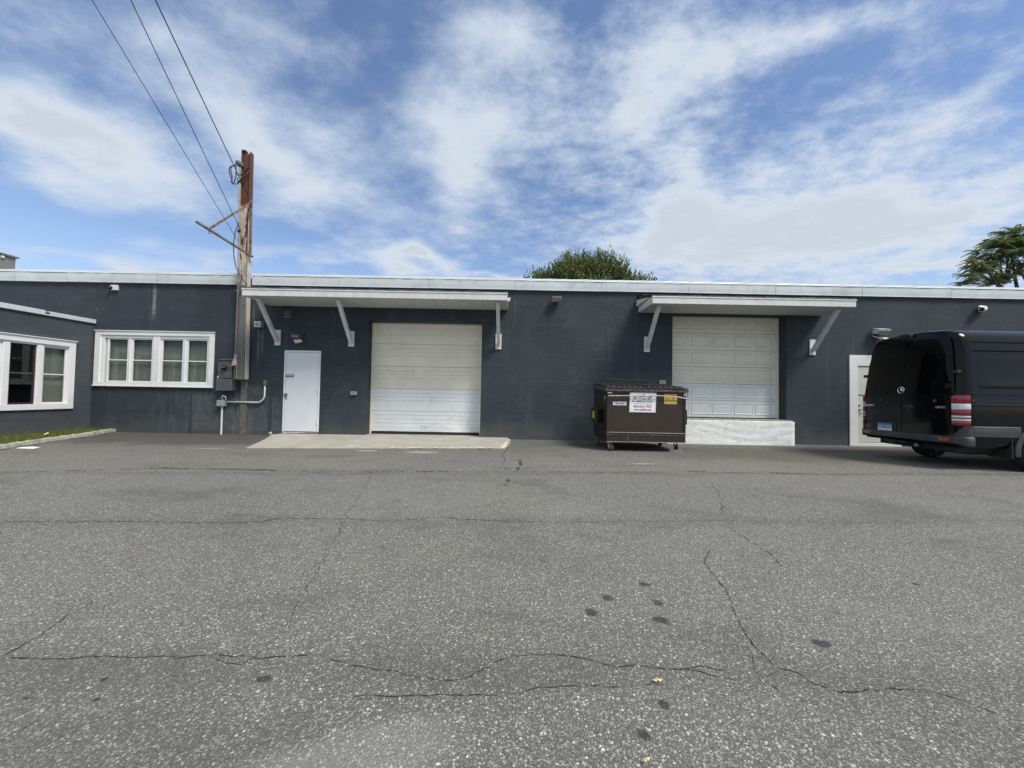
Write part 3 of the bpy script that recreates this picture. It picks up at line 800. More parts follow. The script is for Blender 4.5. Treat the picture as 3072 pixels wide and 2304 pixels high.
# ---- ribbed roller door
def ribbed_door(par):
    Y = 10.66
    jm = MB()
    jm.box(-3.898, -3.855, Y - .05, Y + .05, .04, 3.118).box(-.875, -.832, Y - .05, Y + .05, .04, 3.118).box(-3.855, -.875, Y - .05, Y + .05, 3.07, 3.118)
    g = part('garage_door', jm, M_CREAM, par, bevel=.004)
    tag(g, 'white ribbed overhead door with dented bottom section')
    zb = [.125, .690, 1.302, 1.918, 2.540, 3.085]
    for k in range(5):
        a, b = zb[k] + .003, zb[k + 1] - .003
        h = b - a
        pr_ = [(Y + .03, a), (Y - .004, a), (Y + .000, a + .008)]
        for fz in ((.80, .635, .47) if k else (.20, .40, .60, .80)):
            z = a + h * fz
            pr_ += [(Y - .001, z - .012), (Y + .009, z - .005), (Y + .009, z + .003), (Y - .005, z + .009), (Y - .001, z + .032)]
        pts_ = pr_[:3] + sorted(pr_[3:], key=lambda q: q[1])
        # keep each rib's own order (the y offset alternates with height)
        pts_ += [(Y + .000, b - .008), (Y - .004, b), (Y + .03, b)]
        rows = []
        nx = 28
        rd = random.Random(20 + k)
        for i in range(nx + 1):
            x = -3.852 + (2.974) * i / nx
            row = []
            for (yy, z) in pts_:
                dent = 0
                if k == 0:
                    dent = .030 * math.exp(-((x + 1.35) / .35) ** 2 - ((z - .30) / .2) ** 2) + .018 * math.exp(-((x + 2.9) / .3) ** 2 - ((z - .4) / .2) ** 2) + .012 * math.sin(x * 5) * math.exp(-((z - .2) / .2) ** 2)
                row.append((x, yy + dent, z))
            rows.append(row)
        o = part('door_section', MB().grid(rows), M_NEWP if k < 2 else M_CREAM, g, fix=False)
    part('handle', MB().tube([(-2.47, Y - .012, .285), (-2.45, Y - .045, .278), (-2.33, Y - .045, .278), (-2.31, Y - .012, .285)], .008, 8), M_ALU, g)
    part('bottom_seal', MB().box(-3.852, -.878, Y - .03, Y + .03, .055, .122), M_BLACK, g, bevel=.012)
ribbed_door(bld)

# ---- panelled dock door
def panel_door(par):
    Y = 10.63
    jm = MB()
    jm.box(4.292, 4.345, Y - .045, Y + .05, .62, 3.438).box(7.295, 7.348, Y - .045, Y + .05, .62, 3.438).box(4.345, 7.295, Y - .045, Y + .05, 3.40, 3.438)
    g = part('garage_door', jm, M_CREAM, par, bevel=.004)
    tag(g, 'cream raised panel overhead door above the loading dock')
    zb = [.668, 1.135, 1.594, 2.062, 2.528, 2.995, 3.40]
    px = [4.37, 4.958, 5.553, 6.140, 6.727]
    for k in range(6):
        m_ = M_NEWP if k < 2 else M_CREAM
        a, b = zb[k], zb[k + 1]
        part('door_section', MB().box(4.347, 7.293, Y, Y + .04, a + .003, b - .003), m_, g, bevel=.006)
        for x in px:
            w0, w1 = x, min(x + .530, 7.262)
            z0, z1 = a + .085, b - .068
            i1 = .045
            mb = MB()
            o4 = [(w0, Y - .001, z0), (w1, Y - .001, z0), (w1, Y - .001, z1), (w0, Y - .001, z1)]
            ri = [(w0 + .012, Y - .018, z0 + .012), (w1 - .012, Y - .018, z0 + .012), (w1 - .012, Y - .018, z1 - .012), (w0 + .012, Y - .018, z1 - .012)]
            gr = [(w0 + i1, Y - .0025, z0 + i1), (w1 - i1, Y - .0025, z0 + i1), (w1 - i1, Y - .0025, z1 - i1), (w0 + i1, Y - .0025, z1 - i1)]
            fc = [(w0 + i1 + .03, Y - .012, z0 + i1 + .03), (w1 - i1 - .03, Y - .012, z0 + i1 + .03), (w1 - i1 - .03, Y - .012, z1 - i1 - .03), (w0 + i1 + .03, Y - .012, z1 - i1 - .03)]
            fs_ = [(r * 4 + i, r * 4 + (i + 1) % 4, r * 4 + 4 + (i + 1) % 4, r * 4 + 4 + i) for r in range(3) for i in range(4)] + [(12, 13, 14, 15)]
            part('raised_panel', mb.add(o4 + ri + gr + fc, fs_), m_, g)
    part('bottom_seal', MB().box(4.347, 7.293, Y - .02, Y + .03, .636, .666), M_BLACK, g, bevel=.008)
panel_door(bld)

# ---- dock block
def dock(par):
    rd = random.Random(9)
    X0, X1, Y0, Y1, Z1 = 4.05, 7.385, 10.0, 10.66, .632
    nx, nz = 70, 16
    rows = []
    for i in range(nx + 1):
        x = X0 + (X1 - X0) * i / nx
        edge_ = min(1, (X1 - x) / .10)
        row = []
        for k in range(nz + 1):
            z = -.05 + (Z1 - .02 + .05) * k / nz
            n_ = rd.uniform(-.0022, .0022) + .003 * math.sin(z * 31 + math.sin(x * 2.3) * 2.5 + x) * math.sin(x * 1.7 + z * 4)
            row.append((x, Y0 + n_ + (1 - edge_) ** 2 * .05, z))
        drop = rd.uniform(0, .022)
        row.append((x, Y0 + .02 + (1 - edge_) ** 2 * .05, Z1 - .005 - drop - (1 - edge_) ** 2 * .03))
        row.append((x, Y0 + .06, Z1 - (1 - edge_) ** 2 * .04))
        row.append((x, Y1, Z1))
        rows.append(row)
    last = rows[-1]
    rows.append([(X1 + .004, max(p[1], Y0 + .05) + .02, p[2]) for p in last])
    rows.append([(X1 + .006, Y1, p[2]) for p in last])
    part('loading_dock', MB().grid(rows), M_DOCK, par, smooth=False, fix=False)
    part('dock_sill', MB().box(4.295, 7.345, 10.03, 10.62, .6325, .646), mat('grey dock sill', (.30, .30, .27), .85, var=.2, vscale=8, bump=.6), par, bevel=.004)
dock(bld)

# ---- right hand door with wide white surround
def side_door(par):
    y = WY
    fr = MB()
    fr.box(9.025, 9.245, y - .03, y + .06, -.02, 2.42).box(10.19, 10.40, y - .03, y + .06, -.02, 2.42).box(9.245, 10.19, y - .03, y + .06, 2.135, 2.42).box(9.245, 10.19, y - .03, y + .06, -.02, .085)
    d = part('door', fr, M_WHITE, par, bevel=.004)
    tag(d, 'off white door with wide white surround behind the van')
    part('door_leaf', MB().box(9.249, 10.186, y - .005, y + .05, .10, 2.122), M_DOORG, d, bevel=.003)
    part('deadbolt', MB().lathe([(.034, 0), (.034, -.012), (.026, -.022), (.012, -.026)], (9.30, y - .005, 1.09), (0, 1, 0), 16), M_ALU, d, smooth=False)
    lv = MB().lathe([(.032, 0), (.032, -.010), (.014, -.014), (.012, -.05)], (9.305, y - .005, .965), (0, 1, 0), 14)
    lv.beam((9.30, y - .055, .965), (9.43, y - .060, .950), .016, .018, (0, 1, 0))
    part('lever', lv, M_ALU, d)
    part('sticker', MB().box(9.255, 9.400, y - .0075, y - .0055, 1.335, 1.362), mat('blue sticker', (.03, .07, .22), .4), d)
    part('sticker', MB().box(9.27, 9.385, y - .0075, y - .0055, 1.366, 1.398), mat('white sticker', (.62, .66, .62), .4), d)
side_door(bld)

# ---- canopies
def canopy(par, X0, X1, YF, slats, braces, label, shed):
    ZB, ZT = 3.465, 3.64
    top = MB()
    if shed:
        prof_ = [(X0 + .03, YF + .03, ZT - .012), (X1 - .03, YF + .03, ZT - .012), (X1 - .03, WY - .01, ZT + .10), (X0 + .03, WY - .01, ZT + .10)]
    else:
        prof_ = [(X0 + .03, YF + .03, ZT - .012), (X1 - .03, YF + .03, ZT - .012), (X1 - .03, WY - .01, ZT + .27), (X0 + .03, WY - .01, ZT + .27)]
    base = [(x, y, 3.50) for x, y, z in prof_]
    top.add(base + prof_, [(0, 1, 2, 3), (4, 5, 6, 7), (0, 1, 5, 4), (1, 2, 6, 5), (2, 3, 7, 6), (3, 0, 4, 7)])
    c = part('canopy', top, M_SHING, par)
    tag(c, label)
    rc = random.Random(int(X0 * 10))
    rows = []
    n = 46
    for i in range(n + 1):
        x = X0 - .01 + (X1 - X0 + .02) * i / n
        row = []
        for k in range(7):
            t = k / 6
            zt = prof_[0][2] + (prof_[2][2] - prof_[0][2]) * t
            row.append((x, YF - .012 + (WY - .02 - YF) * t, zt + .022 + rc.uniform(0, .016)))
        rows.append(row)
    part('roll_roofing', MB().grid(rows), M_SHING, c, fix=False)
    rows = []
    for i in range(61):
        x = X0 - .012 + (X1 - X0 + .024) * i / 60
        zt = ZT + .030 + rc.uniform(-.008, .014)
        rows.append([(x, YF + .03, ZT + .005), (x, YF - .014 + rc.uniform(-.003, .003), ZT + .006), (x, YF - .012, zt), (x, YF + .06, zt + .012)])
    part('roofing_edge', MB().grid(rows), M_SHING, c, fix=False)
    part('fascia_board', MB().box(X0, X1, YF, YF + .022, ZB, ZT), M_TRIM, c, bevel=.004)
    part('fascia_board', MB().box(X0, X0 + .022, YF + .0225, WY - .004, ZB, ZT), M_TRIM, c, bevel=.004)
    part('fascia_board', MB().box(X1 - .022, X1, YF + .0225, WY - .004, ZB, ZT), M_TRIM, c, bevel=.004)
    part('drip_edge', MB().box(X0 - .012, X1 + .012, YF - .012, YF - .0005, ZT - .030, ZT + .004), M_TRIM, c, bevel=.003)
    nsl = int(round((X1 - X0 - .044) / slats))
    ws = (X1 - X0 - .046) / nsl
    me = None
    for i in range(nsl):
        a = X0 + .023 + i * ws
        part('soffit_board', MB().box(a + .0025, a + ws - .0025, YF + .0235, WY - .03, ZB + .006, ZB + .014), M_SOFF, c, bevel=.003, seg=1)
    part('soffit_backing', MB().box(X0 + .023, X1 - .023, YF + .0235, WY - .006, ZB + .020, ZB + .030), M_BLACK, c)
    part('wall_moulding', MB().box(X0 + .023, X1 - .023, WY - .029, WY - .005, ZB + .001, ZB + .018), M_TRIM, c, bevel=.003)
    for x in braces:
        part('brace', MB().beam((x, WY - .045, 2.52), (x, YF + .21, ZB + .004), .088, .088), M_TRIM, c, bevel=.004)
        part('wall_plate', MB().box(x - .078, x + .078, WY - .032, WY - .001, 2.40, 2.815), M_TRIM, c, bevel=.004)
    return c
canopy(bld, -6.55, -.15, 9.215, .30, (-6.305, -4.33, -.383), 'long white trimmed canopy on three braces over the ribbed door', True)
c2 = canopy(bld, 3.365, 8.29, 9.245, .152, (3.60, 8.04), 'white trimmed canopy with slatted soffit over the dock door', False)
part('end_flashing', MB().add([(3.30, 10.27, 3.62), (3.30, 10.27, 3.79), (3.352, 9.45, 3.66), (3.352, 9.45, 3.655)], [(0, 1, 2, 3)]).add([(3.30, 10.275, 3.62), (3.30, 10.275, 3.79), (3.60, 10.275, 3.88), (3.60, 10.275, 3.70)], [(0, 1, 2, 3)]), M_CAMW, c2, fix=False)

# ================================================================== OFFICE WING
WX = -11.25
wing = thing('office_wing', (-15, 7, 0), 'low slate grey wing with white coping at the left edge', 'building')
wops = [(7.10, 9.80, .68, 2.28)]
wgm = wall_openings(MB(), wops, 1.5, WY - .002, -.1, 2.93, WX, 0.30, 'x')
wgm.quad((WX, 1.5, -.1), (-20, 1.5, -.1), (-20, 1.5, 2.93), (WX, 1.5, 2.93)).quad((-20, 1.5, -.1), (-20, WY - .002, -.1), (-20, WY - .002, 2.93), (-20, 1.5, 2.93))
part('wall', wgm, M_WING, wing, fix=False)
part('roof_deck', MB().box(-19.98, WX - .02, 1.52, WY - .004, 2.86, 2.92), MATS['grey roof membrane'], wing)
part('inner_lining', MB().quad((WX - 2.2, 1.6, 0), (WX - 2.2, WY, 0), (WX - 2.2, WY, 2.8), (WX - 2.2, 1.6, 2.8)), M_DARK, wing, fix=False)
part('coping', MB().box(WX - .25, WX + .045, 1.45, 9.175, 2.895, 3.01), M_COPE, wing, bevel=.006)
part('coping', MB().box(WX - .25, WX + .045, 9.275, WY - .004, 2.895, 3.00), M_COPE, wing, bevel=.006)
part('coping', MB().box(WX - .25, WX + .045, 9.175, 9.275, 2.895, 2.925), M_COPE, wing, bevel=.004)
part('scupper', MB().box(WX - .22, WX + .03, 9.178, 9.272, 2.926, 2.972), M_BLACK, wing)
def window_wing(par):
    x = WX
    Y0, Y1, Z0, Z1 = 7.00, 9.86, .63, 2.335
    fr = MB()
    fr.box(x - .05, x + .04, Y0, Y1, Z1 - .135, Z1).box(x - .05, x + .04, Y0, Y1, Z0, Z0 + .13)
    fr.box(x - .05, x + .039, Y0, Y0 + .16, Z0 + .13, Z1 - .135).box(x - .05, x + .039, Y1 - .14, Y1, Z0 + .13, Z1 - .135)
    w_ = part('window', fr, M_WHITE, par, bevel=.006)
    tag(w_, 'white framed window band of sashes in the wing')
    part('drip_cap', MB().box(x + .0, x + .065, Y0 - .015, Y1 + .02, Z1 + .001, Z1 + .022), M_WHITE, w_, bevel=.004)
    part('inner_stop', MB().box(x - .06, x + .012, Y0 + .16, Y1 - .14, Z1 - .175, Z1 - .136), M_WHITE, w_, bevel=.004)
    for c in (9.14, 8.525, 7.91):
        part('mullion', MB().box(x - .06, x + .022, c - .062, c + .062, Z0 + .131, Z1 - .176), M_WHITE, w_, bevel=.012)
    for k, (a, b) in enumerate(((9.205, 9.715), (8.590, 9.075), (7.975, 8.460), (7.165, 7.845))):
        s = MB(); t = .035
        s.box(x - .055, x - .012, a, b, 2.125, 2.157).box(x - .055, x - .012, a, b, .765, .803)
        s.box(x - .055, x - .012, a, a + t, .803, 2.125).box(x - .055, x - .012, b - t, b, .803, 2.125)
        part('sash', s, M_BLACK if k == 1 else M_WHITE, w_, bevel=.004)
        part('meeting_rail', MB().box(x - .050, x - .020, a + t, b - t, 1.47, 1.495), M_GREYB if k == 1 else M_WHITE, w_, bevel=.003)
        part('pane', MB().box(x - .038, x - .034, a + t - .004, b - t + .004, 1.495, 2.127), M_GLASS, w_)
        part('pane', MB().box(x - .030, x - .026, a + t - .004, b - t + .004, .801, 1.47), M_GLASS, w_)
        if k != 1:
            rows = []
            for i in range(61):
                yy = a - .05 + (b - a + .1) * i / 60
                xx = x - .105 - .002 * math.sin(yy * 26)
                rows.append([(xx, yy, .70), (xx, yy, 2.26)])
            part('blind', MB().grid(rows), M_CURT, w_, smooth=True, fix=False)
window_wing(wing)

# plant room on the roof, seen over the parapet at far left
nb = thing('rooftop_plant_room', (-19, 12, 4.18), 'grey plant room on the roof at the left edge', 'building')
part('wall', MB().box(-21.0, -17.0, 10.9, 13.0, 4.16, 5.525), M_NEIGH, nb)
part('roof', MB().box(-21.1, -16.94, 10.8, 13.06, 5.526, 5.585), mat('grey metal roof', (.16, .16, .155), .6), nb, bevel=.01)
part('vent', MB().box(-16.999, -16.95, 12.60, 12.68, 5.42, 5.49), M_TRIM, nb)

# ================================================================== STEEL POST, SERVICE MAST AND WIRES
PX, PY = -7.145, 10.17
def lean(mb):
    mb.v = [(v[0] - max(0.0, v[2] - 4.0) * .0245, v[1], v[2]) for v in mb.v]
    return mb
def lpart(name, mb, *r, **k):
    return part(name, lean(mb), *r, **k)
post = thing('steel_post', (PX, PY, 0), 'tall rusty steel column rising above the roof with sign bracket', 'post')
col_ = MB()
z0, z1 = 1.47, 7.60
col_.box(PX - .010 - .110, PX - .110, PY - .05, PY + .09, z0, z1)             # left flange
col_.box(PX + .105, PX + .117, PY - .05, PY + .09, z0, z1 - .03)              # right flange
col_.box(PX - .110, PX + .105, PY + .005, PY + .020, z0, z1 - .06)            # web
lpart('column', col_, M_RUST, post)
# below the roof the column is painted over in the wall grey
lowp = MB().box(PX - .085, PX + .075, PY - .056, PY + .10, 1.46, 3.96)
lpart('painted_casing', lowp, M_PIPE, post, bevel=.004)
lpart('base_plaster', MB().box(PX - .085, PX + .075, PY + .09, WY - .002, .0, 1.458), mat('streaked plaster', (0.115, 0.118, 0.112), 0.85, var=.25, vscale=9, dirt=(0.05, 0.056, 0.062), damt=.6, dscale=5), post, bevel=.006)
for z in (3.45, 2.55, 1.62):
    lpart('bolt', MB().lathe([(.014, 0), (.014, -.012), (.008, -.018)], (PX + .02, PY - .056, z), (0, 1, 0), 10), M_PIPE, post)
lpart('side_plate', MB().box(PX + .118, PX + .185, PY - .055, PY - .043, 4.73, 6.25), M_RUSTA, post)
ax = PX + .215
arm = MB().beam((ax - .05, PY + .02, 4.75), (ax - .05, 8.35, 4.865), .045, .045)
lpart('sign_arm', arm, M_RUSTA, post, bevel=.004)
lpart('sign_strut', MB().beam((ax - .045, PY - .02, 6.22), (ax - .045, 8.72, 4.87), .040, .040), M_RUSTA, post, bevel=.004)
lpart('eye_hook', MB().tube([(ax - .05, 8.73, 4.835), (ax - .05, 8.70, 4.79), (ax - .05, 8.73, 4.76), (ax - .05, 8.77, 4.78)], .010, 8), M_RUSTA, post)
lpart('torn_cap', MB().box(PX - .13, PX - .02, PY - .04, PY + .08, 7.585, 7.625), mat('green patina', (.05, .075, .065), .8), post, bevel=.01)
lpart('insulator', MB().lathe([(.035, -.03), (.045, 0), (.02, .03)], (PX - .13, PY - .08, 5.40), (1, 0, 0), 12), M_BLACK, post)
lpart('cable_clip', MB().beam((PX - .04, PY - .03, 7.02), (PX + .06, PY - .03, 7.12), .05, .05, (0, 1, 0)), M_BLACK, post)

mast = thing('service_mast', (PX - .17, PY - .03, 0), 'grey conduit riser strapped beside the rusty column with weatherhead on top', 'conduit')
mx_ = PX - .145
lpart('pipe', MB().tube([(mx_, PY - .06, 1.47), (mx_, PY - .06, 4.03)], .028, 14), M_PIPE, mast, smooth=False)
lpart('pipe', MB().tube([(mx_, PY - .06, 4.03), (mx_, PY - .06, 7.10)], .026, 14), mat('faded tan conduit', (.34, .31, .26), .7, var=.15, vscale=6, dirt=(.15, .11, .08), damt=.4), mast)
lpart('strap', MB().box(mx_ - .075, mx_ + .075, PY - .072, PY + .02, 3.80, 3.83), M_PIPE, mast, bevel=.004)
lpart('weatherhead', MB().lathe([(.030, -.10), (.075, -.02), (.080, .02), (.05, .10), (.03, .13)], (mx_ - .015, PY - .03, 7.22), (-.75, -.1, .62), 16), mat('weathered green cap', (.085, .115, .105), .7), mast, smooth=True)
def loop(cx, cy, cz, rx, rz, a0, a1, tilt=0.0, n=28, ph=0):
    return [(cx + rx * math.cos(a0 + (a1 - a0) * i / n) + tilt * math.sin(a0 + (a1 - a0) * i / n), cy + .05 * math.sin(i * .5 + ph), cz + rz * math.sin(a0 + (a1 - a0) * i / n)) for i in range(n + 1)]
lpart('cable_loop', MB().tube(loop(PX - .27, PY - .09, 6.92, .115, .29, 1.3, 5.6), .012, 8), M_CABLE, mast, smooth=True)
lpart('cable_loop', MB().tube(loop(PX - .255, PY - .10, 6.90, .10, .25, 1.6, 5.9, .02, ph=2), .011, 8), M_CABLE, mast, smooth=True)
lpart('cable_loop', MB().tube([(PX - .25, PY - .07, 7.25), (PX - .22, PY - .09, 7.0), (PX - .23, PY - .09, 6.85), (PX - .30, PY - .07, 6.68)], .011, 8), M_CABLE, mast, smooth=True)
lpart('cable_loop', MB().tube([(PX - .27, PY - .07, 6.98), (PX - .20, PY - .08, 6.90), (PX - .10, PY - .08, 6.93), (PX - .06, PY - .07, 7.0)], .010, 8), M_CABLE, mast, smooth=True)
lpart('splice', MB().tube([(PX - .16, PY - .09, 6.70), (PX - .06, PY - .09, 6.80), (PX + .04, PY - .075, 6.93), (PX + .10, PY - .06, 7.06)], [.012, .028, .026, .012], 10), M_CABLE, mast, smooth=True)
lpart('down_cable', MB().tube([(PX - .14, PY - .10, 5.60), (PX - .20, PY - .13, 5.35), (PX - .235, PY - .14, 5.0), (PX - .225, PY - .13, 4.7), (PX - .17, PY - .12, 4.4), (PX - .07, PY - .11, 4.2), (PX + .12, PY - .10, 3.95)], .011, 8), M_CABLE, mast, smooth=True)
lpart('down_cable', MB().tube([(PX - .05, PY - .075, 4.25), (PX - .11, PY - .075, 3.6), (PX - .105, PY - .075, 2.6), (PX - .125, PY - .075, 1.5), (PX - .15, PY - .04, 1.1), (PX - .22, PY + .05, .98), (PX - .33, PY + .06, .95)], .010, 8), M_CABLE, mast, smooth=True)
def sag(p, q, s, n=36):
    p, q = Vector(p), Vector(q)
    return [p.lerp(q, i / n) - Vector((0, 0, s * 4 * (i / n) * (1 - i / n))) for i in range(n + 1)]
WIRES = [((-7.176, PY - .02, 6.44), (-6.09, 6.3, 7.726), .010, 'thickest overhead cable, tied highest on the rusty column'),
         ((-7.29, PY - .05, 5.43), (-6.40, 6.2, 7.615), .0075, 'thin overhead wire in the middle of the three running to the column'),
         ((-7.325, PY - .03, 5.09), (-6.92, 6.1, 7.50), .006, 'thinnest overhead wire, leftmost of the three running to the column')]
for p, q, r, lab in WIRES:
    p, q = Vector(p), Vector(q)
    e = p + (q - p) * 4.6
    tag(link('overhead_wire', MB().tube(sag(p, e, .10), r, 7).mesh('overhead_wire', smooth=True), M_CABLE), lab, 'wire', 'overhead wires')

# ================================================================== ELECTRICAL GEAR ON THE WALL
mt_ = thing('electric_meter', (-7.58, WY, 1.16), 'dark grey electric meter cabinet on the wall beside the column', 'meter')
part('cabinet', MB().box(-7.765, -7.395, WY - .16, WY - .001, 1.487, 1.965), M_GREYB, mt_, bevel=.008)
part('cabinet_lid', MB().prism([(WY - .19, 1.967), (WY - .001, 1.967), (WY - .001, 2.005), (WY - .02, 2.01)], 'x', -7.775, -7.385), M_GREYB, mt_)
part('lower_cabinet', MB().box(-7.78, -7.36, WY - .19, WY - .001, 1.155, 1.470), M_GREYB, mt_, bevel=.008)
part('meter_ring', MB().lathe([(.10, 0), (.10, -.022), (.088, -.026), (.088, -.004)], (-7.585, WY - .160, 1.775), (0, 1, 0), 28), M_GREYB, mt_)
part('meter_glass', MB().lathe([(.086, 0), (.084, -.045), (.070, -.07), (.04, -.078)], (-7.585, WY - .163, 1.775), (0, 1, 0), 28), M_LENS, mt_, smooth=True)
part('meter_face', MB().box(-7.64, -7.53, WY - .2425, WY - .241, 1.76, 1.80), M_GREYB, mt_)
part('seal_tag', MB().box(-7.772, -7.745, WY - .166, WY - .1605, 1.49, 1.545), M_PVC, mt_)

cn = thing('junction_box', (-7.69, WY, 0), 'pale grey junction box on a white conduit leg below the meter', 'box')
part('box', MB().box(-7.795, -7.60, WY - .13, WY - .001, .745, .905), M_JBOX, cn, bevel=.008)
part('conduit', MB().tube([(-7.69, WY - .06, -.01), (-7.69, WY - .06, .745)], .024, 12), M_PVC, cn)
run = [(-7.60, WY - .05, .862), (-6.78, WY - .05, .862)]
for i in range(1, 9):
    a = i / 8 * math.pi / 2
    run.append((-6.78 + .20 * math.sin(a), WY - .05, .862 + .20 * (1 - math.cos(a))))
run.append((-6.58, WY - .05, 1.32))
part('conduit', MB().tube(run, .021, 12), M_PVC, cn, smooth=True)
part('end_fitting', MB().box(-6.615, -6.535, WY - .085, WY - .001, 1.315, 1.455), M_PIPE, cn, bevel=.012)
part('loose_cable', MB().tube([(-7.64, WY - .10, .90), (-7.67, WY - .12, .98), (-7.63, WY - .13, 1.03), (-7.57, WY - .12, 1.0), (-7.56, WY - .10, .93), (-7.61, WY - .09, .905)], .010, 8), M_PVC, cn, smooth=True)
part('loose_cable', MB().tube([(-7.72, WY - .06, .90), (-7.75, WY - .07, .94), (-7.78, WY - .08, .955)], .008, 8), M_PIPE, cn, smooth=True)
for x in (-7.32, -7.14, -6.72):
    part('strap', MB().box(x - .012, x + .012, WY - .076, WY - .001, .838, .888), M_JBOX, cn, bevel=.003)

# ---- little flag
def flag_mat():
    mt, g = new_mat('striped flag cloth')
    uv = g.n('ShaderNodeUVMap').outputs[0]
    u_, v_, _ = g.sep(uv)
    st = g.m('GREATER_THAN', g.m('FRACT', g.m('MULTIPLY', v_, 6.5)), 0.5)
    c = g.mix(st, (.42, .04, .06, 1), (.72, .70, .70, 1))
    cant = g.m('MULTIPLY', g.m('LESS_THAN', u_, .42), g.m('GREATER_THAN', v_, .46))
    c = g.mix(cant, c, (.055, .10, .30, 1))
    dots = g.m('LESS_THAN', g.vm('LENGTH', g.vm('SUBTRACT', g.vm('FRACTION', g.vm('MULTIPLY', uv, (14, 15, 0))), (.5, .5, 0))), .22)
    c = g.mix(g.m('MULTIPLY', dots, cant), c, (.7, .72, .75, 1))
    bs = g.n('ShaderNodeBsdfPrincipled')
    g.put(bs.inputs['Base Color'], c)
    bs.inputs['Roughness'].default_value = .8
    finish(g, bs)
    return mt
fl = thing('small_flag', (-7.26, WY - .2, 1.75), 'small faded American flag drooping between the meter and the column', 'flag')
me = bpy.data.meshes.new('cloth')
nu, nv = 14, 12
vs_, fs_, uvs = [], [], []
for i in range(nu + 1):
    for j in range(nv + 1):
        u_, v_ = i / nu, j / nv
        # canton at the top, the fly hanging down in folds
        wdt = .13 * (0.5 + .5 * u_)
        x = -7.255 + (v_ - .5) * wdt - .05 * u_ + .008 * math.sin(u_ * 9)
        z = 2.12 - .30 * u_ + .02 * (v_ - .5)
        y = WY - .24 + .018 * math.sin(v_ * 13 + u_ * 2) * (0.3 + u_)
        vs_.append((x, y, z)); uvs.append((u_, v_))
for i in range(nu):
    for j in range(nv):
        fs_.append((i * (nv + 1) + j, i * (nv + 1) + j + 1, (i + 1) * (nv + 1) + j + 1, (i + 1) * (nv + 1) + j))
me.from_pydata(vs_, [], fs_)
ul = me.uv_layers.new(name='UVMap')
for lp in me.loops:
    ul.data[lp.index].uv = uvs[lp.vertex_index]
me.shade_smooth()
link('cloth', me, flag_mat(), fl)
part('stick', MB().tube([(-7.285, WY - .215, 1.74), (-7.225, WY - .23, 2.14)], .005, 6), mat('dark stick', (.05, .03, .02), .7), fl)
part('ribbon', MB().add([(-7.27, WY - .23, 1.80), (-7.235, WY - .24, 1.81), (-7.225, WY - .235, 1.73), (-7.25, WY - .24, 1.75)], [(0, 1, 2, 3)]), mat('red ribbon', (.25, .03, .03), .7), fl, fix=False)

# ---- vents
v1 = thing('vent_hood', (-6.78, WY, 2.86), 'square white louvre vent above the streaked stain near the entry door', 'vent')
part('housing', MB().box(-6.865, -6.705, WY - .13, WY - .001, 2.865, 3.015), M_JBOX, v1, bevel=.006)
part('frame', MB().box(-6.868, -6.702, WY - .142, WY - .1305, 2.862, 3.018), M_PVC, v1, bevel=.004)
part('grille', MB().lathe([(.062, 0), (.062, -.006), (.05, -.010), (.02, -.011)], (-6.785, WY - .142, 2.94), (0, 1, 0), 24), M_JBOX, v1)
v2 = thing('exhaust_cap', (-6.03, WY, 3.18), 'dark hooded exhaust cap on the wall under the long canopy', 'vent')
part('hood', MB().prism([(WY - .001, 3.18), (WY - .001, 3.36), (WY - .05, 3.36), (WY - .12, 3.26), (WY - .12, 3.22)], 'x', -6.12, -5.95), M_GREYB, v2)
part('rim', MB().box(-6.115, -5.955, WY - .115, WY - .001, 3.165, 3.1795), M_JBOX, v2, bevel=.003)

# ---- wall lamps
def wall_lamp(x, z, wdt, label, metal, tilt=0.0, sensor=False):
    t = thing('wall_lamp', (x, WY, z), label, 'lamp', 'wall lamps on the long wall')
    h = wdt * .5
    part('arm', MB().box(x - .035, x + .035, WY - .07, WY - .001, z - .10, z - .01), M_BRONZE, t, bevel=.006)
    part('housing', MB().prism([(WY - .05, z - .05), (WY - .06, z + .055), (WY - .13, z + .075), (WY - .22, z + .030), (WY - .215, z - .015), (WY - .17, z - .075)], 'x', x - h, x + h), metal, t, bevel=.006)
    part('visor', MB().beam((x, WY - .07, z + .086), (x, WY - .245, z + .040), wdt + .02, .012), metal, t, bevel=.003)
    part('visor', MB().beam((x, WY - .215, z + .027), (x, WY - .250, z + .012), wdt + .024, .010), metal, t, bevel=.003)
    part('lens', MB().beam((x, WY - .2225, z - .012), (x, WY - .180, z - .070), wdt * .86, .008), M_LGLASS, t, bevel=.002)
    if sensor:
        part('sensor_arm', MB().tube([(x - .12, WY - .03, z - .11), (x - .07, WY - .10, z - .16), (x - .02, WY - .16, z - .20)], .014, 8), M_CAMW, t)
        part('sensor_hood', MB().prism([(WY - .12, z - .19), (WY - .12, z - .155), (WY - .25, z - .205), (WY - .25, z - .225)], 'x', x - .04, x + .15), M_CAMW, t, bevel=.004)
    return t
wall_lamp(-5.74, 2.665, .215, 'dark wall lamp directly above the white entry door', M_BRONZE)
wall_lamp(1.145, 3.755, .225, 'wall lamp high on the bare wall between the two canopies', mat('grey lamp casting', (.34, .34, .33), .45, var=.05))
wall_lamp(9.77, 3.05, .30, 'bright silver wall lamp with sensor above the door behind the van', mat('silver lamp casting', (.62, .66, .66), .3, var=.05), sensor=True)
fl2 = thing('canopy_lamp', (-.12, 9.5, 3.56), 'small white lamp clipped to the right end of the long canopy', 'lamp')
part('body', MB().prism([(-.149, 3.50), (-.149, 3.58), (-.075, 3.595), (-.10, 3.50)], 'y', 9.45, 9.62), M_CAMW, fl2, bevel=.004)

